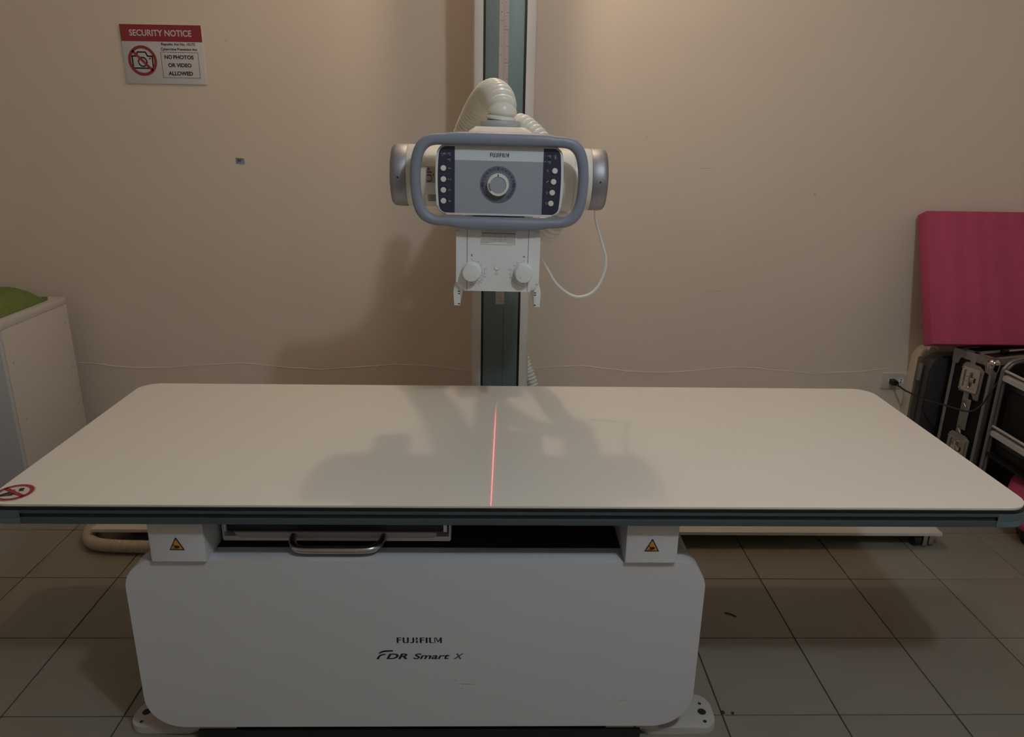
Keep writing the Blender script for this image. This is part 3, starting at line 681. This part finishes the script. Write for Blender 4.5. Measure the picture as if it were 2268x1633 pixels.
# collimator under the tube
CY = -0.111
co = prism('collimator', rrect(-0.0955, 0.0960, -0.2500, -0.092, (0.020, 0.020, 0.022, 0.022), 8), 'xz', CY, 0.085, 'device_white', hd, bev=0.012, seg=4)
box('collimator_neck', -0.060, 0.060, -0.075, 0.075, -0.095, -0.050, 'device_white', hd, bev=0.004)
for x in (-0.0705, 0.0690): box('seam_line', x-0.0005, x+0.0005, CY-0.0004, CY+0.002, -0.2495, -0.094, 'device_groove', co)
W0 = Flat(); W0.rect(-0.0385, 0.0395, -0.1385, -0.1140)
wn = prism('filter_window', rrect(-0.0400, 0.0410, -0.1420, -0.1125, 0.003, 4), 'xz', CY-0.0018, CY+0.001, 'device_white', co, bev=0.001, seg=1)
Flat().poly([(-0.0380, -0.1165), (0.0390, -0.1165), (0.0390, -0.1392), (0.0245, -0.1392), (0.0150, -0.1362), (-0.0120, -0.1362), (-0.0230, -0.1392), (-0.0380, -0.1392)][::-1]).emit('filter_label', 'label_pale', (0, CY-0.0022, 0), XU, ZU, wn)
f = Flat().rect(-0.0375, 0.0385, -0.1168, -0.1152); f.poly([(-0.0085, -0.1168), (-0.0065, -0.1168), (-0.0075, -0.1190)][::-1])
for k, (x, t, t2) in enumerate(((-0.0190, '0', ''), (-0.0075, '1mm', '0.1'), (0.0045, '1mm', '0.2'), (0.0160, '2mm', ''))):
    f.text('1' if k else '2', x-0.0008, x+0.0008, -0.1258, -0.1235); f.text(t, x-0.0011*len(t), x+0.0011*len(t), -0.1300, -0.1280)
    if t2: f.text(t2, x-0.0022, x+0.0022, -0.1335, -0.1316)
f.emit('filter_figures', 'ink_grey', (0, CY-0.0025, 0), XU, ZU, wn)
for s, kx, kz in ((-1, -0.0600, -0.2040), (1, 0.0600, -0.2045)):
    kn = lathe('field_knob', [(0.0, 0.0222), (0.004, 0.0222), (0.005, 0.0214), (0.021, 0.0204), (0.0235, 0.0190), (0.0242, 0.0160), (0.0242, 0.0)], (kx, CY-0.0002, kz), (0, -1, 0), 'device_white', co, 48)
    a = R(-45 if s < 0 else -135)
    f = Flat().line((0.009*math.cos(a), 0.009*math.sin(a)), (0.0145*math.cos(a), 0.0145*math.sin(a)), 0.0008); f.emit('knob_mark', 'ink_pale', (kx, CY-0.0246, kz), XU, ZU, kn)
    f = Flat(); sg = -s
    f.ring(kx, kz, 0.0240, 0.0243, 90, 90-sg*180, 30); f.ring(kx, kz, 0.0300, 0.0304, 90-sg*75, 90-sg*175, 24)
    for k, dg in enumerate((0, 35, 55, 80, 100, 112, 128, 140, 150)):
        aa = R(90-sg*dg); rr = 0.0272 if dg < 75 else 0.0335; cx, cz = kx+rr*math.cos(aa), kz+rr*math.sin(aa)
        f.text(str(43-5*k if k < 8 else 5), cx-0.0014, cx+0.0014, cz-0.0011, cz+0.0011)
    for dg in (80, 100, 112, 128, 145):
        aa = R(90-sg*dg); f.line((kx+0.0243*math.cos(aa), kz+0.0243*math.sin(aa)), (kx+0.0300*math.cos(aa), kz+0.0300*math.sin(aa)), 0.0004)
    for dz in (-0.0262, -0.0320): f.text('100cm', kx+sg*0.0-0.0040, kx+0.0040, kz+dz-0.0011, kz+dz+0.0011)
    if s < 0: f.rect(-0.0618, -0.0578, -0.1665, -0.1650).rect(-0.0618, -0.0578, -0.1694, -0.1679)
    else: f.rect(0.0578, 0.0593, -0.1702, -0.1662).rect(0.0603, 0.0618, -0.1702, -0.1662)
    f.emit('knob_scale', 'ink_grey', (0, CY-0.0005, 0), XU, ZU, co)
lathe('lamp_button', [(0, 0.0058), (0.0016, 0.0058), (0.0022, 0.0050), (0.0022, 0)], (-0.0018, CY-0.0002, -0.1950), (0, -1, 0), 'device_white', co, 24)
Flat().ring(-0.0018, -0.1950, 0.0058, 0.0062).ring(-0.0020, -0.2086, 0.0020, 0.0030).emit('button_outline', 'ink_pale', (0, CY-0.0005, 0), XU, ZU, co)
for s in (-1, 1):                                       # accessory rails hanging from the lower sides
    p = prism('accessory_rail', [(s*0.0955, -0.232), (s*0.1010, -0.246), (s*0.1025, -0.256), (s*0.1005, -0.2885), (s*0.0865, -0.2885), (s*0.0858, -0.2450), (s*0.0935, -0.2380)], 'xz', CY+0.012, 0.080, 'device_white', hd, bev=0.0015, both=True)
    g = Flat()
    for zz in (-0.2545, -0.2600, -0.2840): g.rect(min(s*0.0868, s*0.0915), max(s*0.0868, s*0.0915), zz-0.0012, zz+0.0012)
    g.each('rail_slot', 'ink_black', (0, CY+0.0116, 0), XU, ZU, p)

# the red positioning laser shining down from under the collimator
ll = bpy.data.lights.new('laser_lamp', 'SPOT'); ll.energy = 1.0; ll.shadow_soft_size = 0.0; ll.spot_size = R(110); ll.spot_blend = 0.35; ll.color = (1, 1, 1)
lo_ = bpy.data.objects.new('laser_lamp', ll); lo_.location = (0.0, 1.700, 1.00); lo_.rotation_euler = (0, 0, R(-1.0)); col.objects.link(lo_)
ll.use_nodes = True; nt = ll.node_tree; N, L = nt.nodes, nt.links; em = N['Emission']
tc = N.new('ShaderNodeTexCoord'); sp = N.new('ShaderNodeSeparateXYZ'); L.new(tc.outputs['Normal'], sp.inputs[0])
def mth(op, a, b=None):
    n_ = N.new('ShaderNodeMath'); n_.operation = op
    for i, v in enumerate((a, b)):
        if v is None: continue
        if isinstance(v, (int, float)): n_.inputs[i].default_value = v
        else: L.new(v, n_.inputs[i])
    return n_.outputs[0]
rx = mth('DIVIDE', sp.outputs[0], sp.outputs[2]); ry = mth('DIVIDE', sp.outputs[1], mth('ABSOLUTE', sp.outputs[2]))
core = mth('EXPONENT', mth('MULTIPLY', mth('POWER', mth('ABSOLUTE', mth('DIVIDE', rx, 0.0022)), 2.0), -1.0))
glow = mth('MULTIPLY', mth('EXPONENT', mth('MULTIPLY', mth('POWER', mth('ABSOLUTE', mth('DIVIDE', rx, 0.013)), 2.0), -1.0)), 0.07)
gate = mth('GREATER_THAN', ry, -0.825)
mr = N.new('ShaderNodeMapRange'); mr.inputs[1].default_value = 0.95; mr.inputs[2].default_value = 0.55; L.new(ry, mr.inputs[0])
em.inputs['Color'].default_value = (1.0, 0.10, 0.12, 1)
LASER = 17.0
L.new(mth('MULTIPLY', mth('MULTIPLY', mth('ADD', core, glow), LASER), mth('MULTIPLY', gate, mr.outputs[0])), em.inputs['Strength'])

# ------------------------------------------------------------------ things on the back wall
sg = thing('notice_sign', 'red and white security notice sign forbidding photos, on the back wall', 'sign', (-1.246, WALL_Y, 1.54))
SX0, SZ1, SW, SH = -1.3945, 1.7485, 0.2980, 0.2055
box('sign_panel', SX0, SX0+SW, WALL_Y-0.005, WALL_Y-0.0002, SZ1-SH, SZ1, 'sign_white', sg, bev=0.0008)
O = (0, WALL_Y-0.0054, 0)
def sxy(u, v): return (SX0+u*SW, SZ1-v*SH)
def srect(f, u0, u1, v0, v1): a, b = sxy(u0, v1), sxy(u1, v0); return f.rect(a[0], b[0], a[1], b[1])
def stext(f, t, u0, u1, v0, v1, **k): a, b = sxy(u0, v1), sxy(u1, v0); return f.text(t, a[0], b[0], a[1], b[1], **k)
hb = srect(Flat(), 0, 1, 0, 0.28).emit('header_band', 'sign_red', O, XU, ZU, sg)
stext(Flat(), 'SECURITY NOTICE', 0.11, 0.875, 0.085, 0.192, weight=0.02).emit('header_lettering', 'sign_white', (0, WALL_Y-0.0057, 0), XU, ZU, hb)
f = stext(Flat(), 'Republic Act No. 10175', 0.487, 0.905, 0.298, 0.357, weight=0.025)
stext(f, 'Cybercrime Prevention Act', 0.475, 0.925, 0.381, 0.442, weight=0.025)
stext(f, 'NO', 0.512, 0.602, 0.503, 0.572, weight=0.035); stext(f, 'PHOTOS', 0.618, 0.872, 0.503, 0.572, weight=0.035)
stext(f, 'OR VIDEO', 0.545, 0.835, 0.640, 0.709, weight=0.035); stext(f, 'ALLOWED', 0.537, 0.842, 0.778, 0.850, weight=0.035)
f.emit('sign_lettering', 'ink_black', O, XU, ZU, sg)
f = Flat(); f.path([sxy(0.468, 0.458), sxy(0.93, 0.458), sxy(0.93, 0.888), sxy(0.468, 0.888)], 0.0012, True); f.emit('text_frame', 'ink_black', O, XU, ZU, sg)
cx, cz = sxy(0.233, 0.607); RR = 0.0530; f = Flat()
f.path([(cx-0.037, cz-0.026), (cx-0.037, cz+0.016), (cx-0.022, cz+0.016), (cx-0.016, cz+0.030), (cx+0.014, cz+0.030), (cx+0.020, cz+0.016), (cx+0.037, cz+0.016), (cx+0.037, cz-0.026)], 0.0050, True)
f.ring(cx, cz-0.004, 0.0130, 0.0180); f.disc(cx+0.028, cz+0.008, 0.003); f.emit('camera_symbol', 'ink_black', O, XU, ZU, sg)
f = Flat().ring(cx, cz, RR-0.0105, RR, seg=56); f.line((cx-0.034, cz+0.034), (cx+0.034, cz-0.034), 0.0088); f.emit('prohibition_ring', 'sign_red', (0, WALL_Y-0.0058, 0), XU, ZU, sg)

tg = tag(put('paper_tag', [(-1.017, WALL_Y-0.0006, 1.2785), (-0.983, WALL_Y-0.0006, 1.2755), (-0.981, WALL_Y-0.0022, 1.2550), (-1.016, WALL_Y-0.0006, 1.2560), (-1.017, WALL_Y-0.0001, 1.2785), (-0.983, WALL_Y-0.0001, 1.2755), (-0.981, WALL_Y-0.0001, 1.2550), (-1.016, WALL_Y-0.0001, 1.2560)], [(3, 2, 1, 0), (0, 1, 5, 4), (1, 2, 6, 5), (2, 3, 7, 6), (3, 0, 4, 7), (4, 5, 6, 7)], 'tag_blue'), 'small bluish paper tag with handwriting, stuck to bare wall below the notice', 'tag')
Flat().text('36"', -1.0105, -0.9885, 1.2635, 1.2755, weight=0.01, shear=0.15).emit('tag_lettering', 'ink_black', (0, WALL_Y-0.0027, 0), XU, ZU, tg)

ot = thing('wall_outlet', 'twin socket plate low on the back wall, black plug in one socket', 'outlet', (1.741, WALL_Y, 0.345))
prism('outlet_plate', rrect(1.681, 1.801, 0.3475, 0.4200, 0.005, 4), 'xz', WALL_Y-0.009, WALL_Y-0.0003, 'outlet_white', ot, bev=0.002)
for x in (1.722, 1.764):
    s_k = prism('socket', rrect(x-0.0115, x+0.0115, 0.3735, 0.3965, 0.002, 3), 'xz', WALL_Y-0.0105, WALL_Y-0.008, 'device_white', ot)
    Flat().poly([(x-0.0035, 0.3882), (x+0.0035, 0.3882), (x+0.001, 0.3945), (x-0.001, 0.3945)]).disc(x-0.0005, 0.3795, 0.0035, 14).emit('socket_holes', 'ink_black', (0, WALL_Y-0.0109, 0), XU, ZU, s_k)
pc = thing('power_cord', 'black power cord drooping from the wall outlet across the cases', 'cord', (1.722, 3.03, 0.385))
prism('plug', [(1.711, 0.376), (1.736, 0.374), (1.738, 0.388), (1.730, 0.397), (1.711, 0.396)], 'xz', 3.002, WALL_Y-0.011, 'cord_black', pc, bev=0.003, both=True)
pts, _ = resample(spline([(1.724, 3.012, 0.385), (1.731, 2.975, 0.378), (1.737, 2.93, 0.375), (1.752, 2.82, 0.381), (1.757, 2.73, 0.396), (1.777, 2.665, 0.402), (1.814, 2.628, 0.404), (1.840, 2.612, 0.434), (1.862, 2.612, 0.482), (1.886, 2.614, 0.525), (1.897, 2.618, 0.55)], 10), 0.008)
V, Fc = tube_vf(pts, 0.0036, 8); put('cable', V, Fc, 'cord_black', pc, True, 60)

# ------------------------------------------------------------------ right corner: cases, foam board, rack
AC = math.atan2(0.287, 0.958)
def CM(x, y): return Matrix.Translation((x, y, 0)) @ Matrix.Rotation(AC, 4, 'Z')
# flight case: local x along its broad side, y through its thickness; near left edge at the origin
FH, FT, FWd = 0.606, 0.180, 0.60
fc = thing('flight_case', 'black flight case with aluminium edges and butterfly latches, standing on end', 'case', (1.878, 2.643, 0), (0, 0, AC), local=True)
box('case_body', 0.004, FWd, 0.004, FT-0.004, 0.002, FH-0.004, 'case_black', fc)
ed = 0.015
def edge(x0, x1, y0, y1, z0, z1): box('edge_profile', x0, x1, y0, y1, z0, z1, 'aluminium', fc, bev=0.002)
for y in (0.0, FT):                                     # upright edges
    ya, yb = (0.0, ed) if y == 0 else (FT-ed, FT)
    edge(0.0, 0.0042, ya, yb, 0, FH); edge(0.0, 0.024, (0.0 if y == 0 else FT-0.0042), (0.0042 if y == 0 else FT), 0, FH)
edge(0.0, 0.0042, 0, FT, FH-0.034, FH); edge(0.0, FWd, 0.0, 0.024, FH-0.0042, FH); edge(0.0, FWd, FT-0.024, FT, FH-0.0042, FH); edge(0.0, FWd, 0.0, 0.0042, FH-0.026, FH)
edge(0.0, 0.024, 0.0, FT, FH-0.0042, FH)
box('closure_strip', -0.0005, 0.0042, FT*0.5-0.012, FT*0.5+0.012, 0, FH, 'aluminium', fc, bev=0.0015)
box('closure_strip', 0.0, FWd, FT*0.5-0.012, FT*0.5+0.012, FH-0.0042, FH, 'aluminium', fc, bev=0.0015)
for y in (0.0, FT):
    s = 1 if y == 0 else -1; yc = y+s*0.017
    V, Fc = [], []
    prof = [(0.024*math.sin(R(a)), 0.024*math.cos(R(a))) for a in range(0, 90, 15)] + [(0.024, 0.0)]
    cn = fc
    if y == 0:
        lathe_vf([(-0.03, 0.022)] + prof, (0.012, yc-s*0.004, FH-0.022), (-0.35, -s*0.3, 0.9), 24, V, Fc)
        cn = put('ball_corner', V, Fc, 'chrome', fc, True, 60)
    g = bmesh.new(); add_prism(g, [(yc-s*0.017, FH-0.002), (yc+s*0.030, FH-0.002), (yc+s*0.034, FH-0.024), (yc+s*0.018, FH-0.034), (yc+s*0.011, FH-0.058), (yc-s*0.012, FH-0.064), (yc-s*0.017, FH-0.05)], 'yz', -0.0025, 0.003)
    put_bm('corner_bracket', g, 'aluminium', cn, smooth=False)
def latch(zc):
    yc = FT*0.46
    lt = prism('butterfly_latch', [(yc-0.050, zc-0.072), (yc-0.030, zc-0.072), (yc-0.020, zc-0.052), (yc+0.040, zc-0.056), (yc+0.045, zc-0.03), (yc+0.042, zc+0.052), (yc+0.030, zc+0.065), (yc-0.030, zc+0.062), (yc-0.052, zc+0.048)], 'yz', -0.005, -0.0006, 'aluminium', fc, bev=0.001)
    bm = bmesh.new()
    dish = rrect(yc-0.042, yc+0.036, zc-0.046, zc+0.050, 0.010, 4); inn_ = rrect(yc-0.032, yc+0.026, zc-0.036, zc+0.038, 0.007, 4)
    A = [bm.verts.new((-0.0105, a, b)) for a, b in dish]; B = [bm.verts.new((-0.0105, a, b)) for a, b in inn_]; C_ = [bm.verts.new((-0.0056, a, b)) for a, b in inn_]; D_ = [bm.verts.new((-0.005, a, b)) for a, b in dish]
    for P, Q in ((D_, A), (A, B), (B, C_)):
        for k in range(len(P)): bm.faces.new((P[k], P[(k+1) % len(P)], Q[(k+1) % len(Q)], Q[k]))
    bm.faces.new(C_); put_bm('latch_dish', bm, 'chrome', lt)
    bm = bmesh.new(); add_box(bm, -0.0155, -0.0058, yc-0.005, yc+0.003, zc-0.030, zc+0.030, 0.0025); add_box(bm, -0.013, -0.0058, yc-0.022, yc+0.018, zc-0.010, zc+0.012, 0.004)
    put_bm('latch_key', bm, 'chrome', lt)
    for (dy, dz) in ((-0.044, 0.044), (-0.044, -0.044), (0.038, -0.044), (0.038, 0.046)):
        lathe('rivet', [(0, 0.0042), (0.0018, 0.0036), (0.0025, 0.0)], (-0.0105, yc+dy*0.93, zc+dz*0.93), (-1, 0, 0), 'chrome', lt, 10)
latch(0.500); latch(0.212)
for zc in (0.413, 0.305):                               # bail handle ends
    tube('handle_bail', [(-0.001, FT*0.5-0.004, zc), (-0.016, FT*0.5-0.006, zc-0.002), (-0.024, FT*0.5-0.026, zc-0.010), (-0.022, FT*0.5-0.030, zc-0.022)], 0.0034, 'chrome', fc, 8)
box('handle_plate', -0.003, -0.0006, FT*0.5-0.030, FT*0.5-0.006, 0.295, 0.423, 'aluminium', fc, bev=0.001)
for zc in (0.06, 0.16, 0.30, 0.42, 0.54):
    for yc in (0.0075, FT-0.0075): lathe('rivet', [(0, 0.0032), (0.0014, 0.0026), (0.002, 0)], (0.0, yc, zc), (-1, 0, 0), 'chrome', fc, 10)
hb_ = box('top_handle', 0.115, 0.300, 0.052, 0.064, FH+0.001, FH+0.013, 'chrome', fc, bev=0.005)
lathe('handle_hinge', [(-0.012, 0.010), (0.012, 0.010)], (0.112, 0.058, FH+0.007), (1, 0, 0), 'case_black', fc, 14)

su = thing('hard_suitcase', 'dark grey suitcase with rounded corners, upright between flight case and wall', 'suitcase', (1.778, 2.878, 0), (0, 0, AC*0.5), local=True)
prism('suitcase_shell', rrect(0.0, 0.30, 0.004, 0.545, 0.055, 8), 'xz', 0.0, 0.060, 'case_dark_grey', su, bev=0.010, seg=3, both=True)
prism('suitcase_grip', rrect(0.032, 0.052, 0.430, 0.505, 0.006, 3), 'yz', -0.010, -0.001, 'aluminium', su, bev=0.002)
box('shell_rim', -0.003, 0.303, 0.026, 0.034, 0.05, 0.50, 'edge_black', su, bev=0.001)
wp = prism('wrapped_bolster', rrect(1.790, 1.900, 0.001, 0.556, (0.01, 0.01, 0.045, 0.045), 8), 'xz', 2.990, 3.046, 'wrap_pale', None, bev=0.020, seg=4, both=True)
tag(wp, 'pale plastic-wrapped bolster standing against the wall beside the dark suitcase', 'bolster')

# foam board leaning on the wall, its foot on the flight case
TH = 0.062; L0 = 0.532; tilt = math.atan2(0.210, 0.486)
fbm = Matrix.Translation((1.699, 2.760, 0.6315)) @ Matrix.Rotation(-tilt, 4, 'X')
bm = bmesh.new(); add_box(bm, 0.0, 0.92, 0.0, TH, 0.0, L0, 0.004, 2)
fbd = put_bm('foam_board', bm, 'foam_pink'); fbd.matrix_world = fbm
tag(fbd, 'thick bright pink foam board leaning on the wall above the flight case', 'foam board')

# tubular trolley holding black boxes
RX, RY = 1.852, 2.555
rk = thing('tube_trolley', 'tubular steel trolley with rails, standing in front of the flight case', 'trolley', (RX+0.25, RY-0.22, 0))
RT, DY, DW = 0.640, 0.46, 0.44
for y in (RY, RY-DY):
    for dx in (0.0, 0.013):
        t_ = dx
        tube('upright_frame', [Vector(p) for p in spline([(RX+t_, y, 0.05), (RX+t_, y, 0.3), (RX+t_, y, RT-0.075), (RX+t_+0.008, y, RT-0.035), (RX+t_+0.035, y, RT-0.010-t_*0.3), (RX+0.10, y, RT-t_*0.7), (RX+DW-0.10, y, RT-t_*0.7), (RX+DW-0.035-t_, y, RT-0.010-t_*0.3), (RX+DW-0.008-t_, y, RT-0.035), (RX+DW-t_, y, RT-0.075), (RX+DW-t_, y, 0.3), (RX+DW-t_, y, 0.05)], 5)], 0.0072, 'rack_tube', rk, 10)
for z in (0.592, 0.376):
    for x in (RX+0.006, RX+DW-0.006):
        tube('guard_rail', [(x, RY, z), (x, RY-DY, z)], 0.0052, 'rack_bar', rk, 8)
        prism('shelf_rail', [(x-0.006, z-0.035), (x+0.012, z-0.035), (x+0.012, z-0.014), (x-0.006, z-0.018)], 'xz', RY-DY, RY-0.008, 'rack_bar', rk, bev=0.002)
    box('shelf', RX+0.012, RX+DW-0.012, RY-DY, RY, z-0.034, z-0.030, 'case_black', rk)
box('lower_shelf', RX, RX+DW, RY-DY, RY, 0.262, 0.272, 'case_black', rk)
for x in (RX+0.01, RX+DW-0.01):
    for y in (RY, RY-DY): lathe('caster', [(-0.012, 0.018), (-0.010, 0.025), (0.010, 0.025), (0.012, 0.018)], (x, y, 0.0255), (1, 0, 0), 'kick_black', rk, 16)
for (z0, z1, lab) in ((0.273, 0.335, 'black box on the lower shelf of the steel trolley'), (0.3475, 0.552, 'black box on the middle shelf of the steel trolley')):
    bx = thing('storage_box', lab, 'box', (RX+0.22, RY-0.22, z0))
    box('box_body', RX+0.024, RX+DW-0.03, RY-DY+0.03, RY-0.02, z0, z1-0.025, 'case_black', bx, bev=0.006)
    box('box_lid', RX+0.020, RX+DW-0.026, RY-DY+0.026, RY-0.016, z1-0.0245, z1, 'edge_black', bx, bev=0.004)
# pink padded stool low down at the right
ps = thing('padded_stool', 'low pink padded stool on black casters, under the trolley at the table end', 'stool', (2.075, 2.33, 0))
lathe('seat_cushion', [(0.062, 0.15), (0.066, 0.185), (0.082, 0.212), (0.108, 0.220), (0.120, 0.212), (0.124, 0.206), (0.128, 0.212), (0.150, 0.220), (0.195, 0.215), (0.235, 0.190), (0.252, 0.14), (0.256, 0.0)], (2.075, 2.33, 0), (0, 0, 1), 'foam_pink', ps, 40, angle=60)
for a in (60, 175, 295):
    lathe('caster', [(-0.014, 0.018), (-0.011, 0.0275), (0.011, 0.0275), (0.014, 0.018)], (2.075+0.145*math.cos(R(a)), 2.33+0.145*math.sin(R(a)), 0.0285), (1, 0.3, 0), 'kick_black', ps, 16)
lathe('stool_base', [(0.0275, 0.10), (0.0615, 0.17)], (2.075, 2.33, 0), (0, 0, 1), 'kick_black', ps, 24)

# ------------------------------------------------------------------ left corner: cabinet with a green towel
cb = thing('side_cabinet', 'white cabinet in the left corner with a green towel on top', 'cabinet', (-2.0, 2.74, 0))
CX0, CX1, CY0, CY1, CZ = -2.36, -1.710, 2.538, 2.955, 0.740
box('cabinet_body', CX0, CX1-0.001, CY0+0.004, CY1, 0.001, CZ-0.030, 'cabinet_white', cb, bev=0.0015)
box('cabinet_top', CX0, CX1, CY0, CY1, CZ-0.0298, CZ, 'cabinet_white', cb, bev=0.003)
for x0, x1 in ((CX0+0.003, (CX0+CX1)/2-0.002), ((CX0+CX1)/2+0.002, CX1-0.004)):
    d = box('door', x0, x1, CY0-0.014, CY0+0.0035, 0.05, CZ-0.034, 'cabinet_front', cb, bev=0.002)
    xm = x1-0.03 if x0 < -2.1 else x0+0.03
    box('knob', xm-0.006, xm+0.006, CY0-0.034, CY0-0.0142, 0.42, 0.50, 'steel', d, bev=0.003)
for (y, z) in ((2.575, 0.585), (2.585, 0.365), (2.925, 0.640), (2.925, 0.46), (2.925, 0.30)):
    lathe('screw_cap', [(0, 0.0050), (0.001, 0.0048), (0.0014, 0.003)], (CX1-0.001, y, z), (1, 0, 0), 'shell_plate', cb, 12)
# towel
bm = bmesh.new(); nx, ny = 26, 22
def towel_pt(i, j, top_):
    u, v = i/(nx-1)*2-1, j/(ny-1)*2-1
    r = (abs(u)**5+abs(v)**5)**(0.2); h = 0.046*max(0.0, 1-min(1, r)**6)**0.5
    w = 0.004*(math.sin(u*9+v*4)+math.sin(v*11-u*3))*(1 if top_ else 0)
    return (-1.985+u*0.245, 2.715+v*0.155+0.02*u, CZ+0.0015+(0.012+h+w*min(1, h*40) if top_ else 0.0))
G = [[bm.verts.new(towel_pt(i, j, True)) for j in range(ny)] for i in range(nx)]
H_ = [[bm.verts.new(towel_pt(i, j, False)) for j in range(ny)] for i in range(nx)]
for i in range(nx-1):
    for j in range(ny-1):
        bm.faces.new((G[i][j], G[i+1][j], G[i+1][j+1], G[i][j+1])); bm.faces.new((H_[i][j], H_[i][j+1], H_[i+1][j+1], H_[i+1][j]))
rim = [(i, 0) for i in range(nx)] + [(nx-1, j) for j in range(1, ny)] + [(i, ny-1) for i in range(nx-2, -1, -1)] + [(0, j) for j in range(ny-2, 0, -1)]
for k in range(len(rim)):
    a, b = rim[k], rim[(k+1) % len(rim)]; bm.faces.new((G[a[0]][a[1]], H_[a[0]][a[1]], H_[b[0]][b[1]], G[b[0]][b[1]]))
tw = put_bm('folded_towel', bm, 'towel_green', angle=70); tag(tw, 'fluffy bright green towel folded on top of the white cabinet', 'towel')

# ------------------------------------------------------------------ on the floor
hs_ = corrugated('floor_hose', [(-0.88, 2.262, 0.0225), (-1.00, 2.268, 0.0225), (-1.15, 2.272, 0.0225), (-1.28, 2.277, 0.0225), (-1.365, 2.292, 0.0225), (-1.412, 2.335, 0.0225), (-1.432, 2.40, 0.0225), (-1.437, 2.50, 0.0225), (-1.43, 2.65, 0.0225), (-1.40, 2.80, 0.0225)], 0.022, 0.0075, 0.0022, 'hose_beige', None, 18)
tag(hs_, 'beige corrugated hose curving over the floor tiles behind the table base', 'hose')
pts, _ = resample(spline([(0.712, 1.938, 0.0022), (0.722, 1.936, 0.0028), (0.734, 1.928, 0.0022), (0.742, 1.920, 0.0018)], 6), 0.003)
V, Fc = tube_vf(pts, lambda i: 0.0018, 6); tag(put('bark_scrap', V, Fc, 'crumb_dark', None, True), 'tiny dark curled scrap lying on the shaded tiles right of the base', 'litter')
for k, (x, y, r) in enumerate(((0.588, 1.5305, 0.006), (0.613, 1.5285, 0.0045))):
    lab = ('dark crumb on the tile corner beside the right foot plate', 'smaller dark crumb on the grout line just right of another crumb')[k]
    V, Fc = lathe_vf([(0, r), (r*0.3, r*0.9), (r*0.55, r*0.5), (r*0.6, 0.0)], (x, y, 0.0002), (0, 0, 1), 9)
    V = [v+Vector((random.uniform(-1, 1), random.uniform(-1, 1), 0))*r*0.15 for v in V]
    tag(put('dirt_crumb', V, Fc, 'crumb_dark', None, True), lab, 'litter')
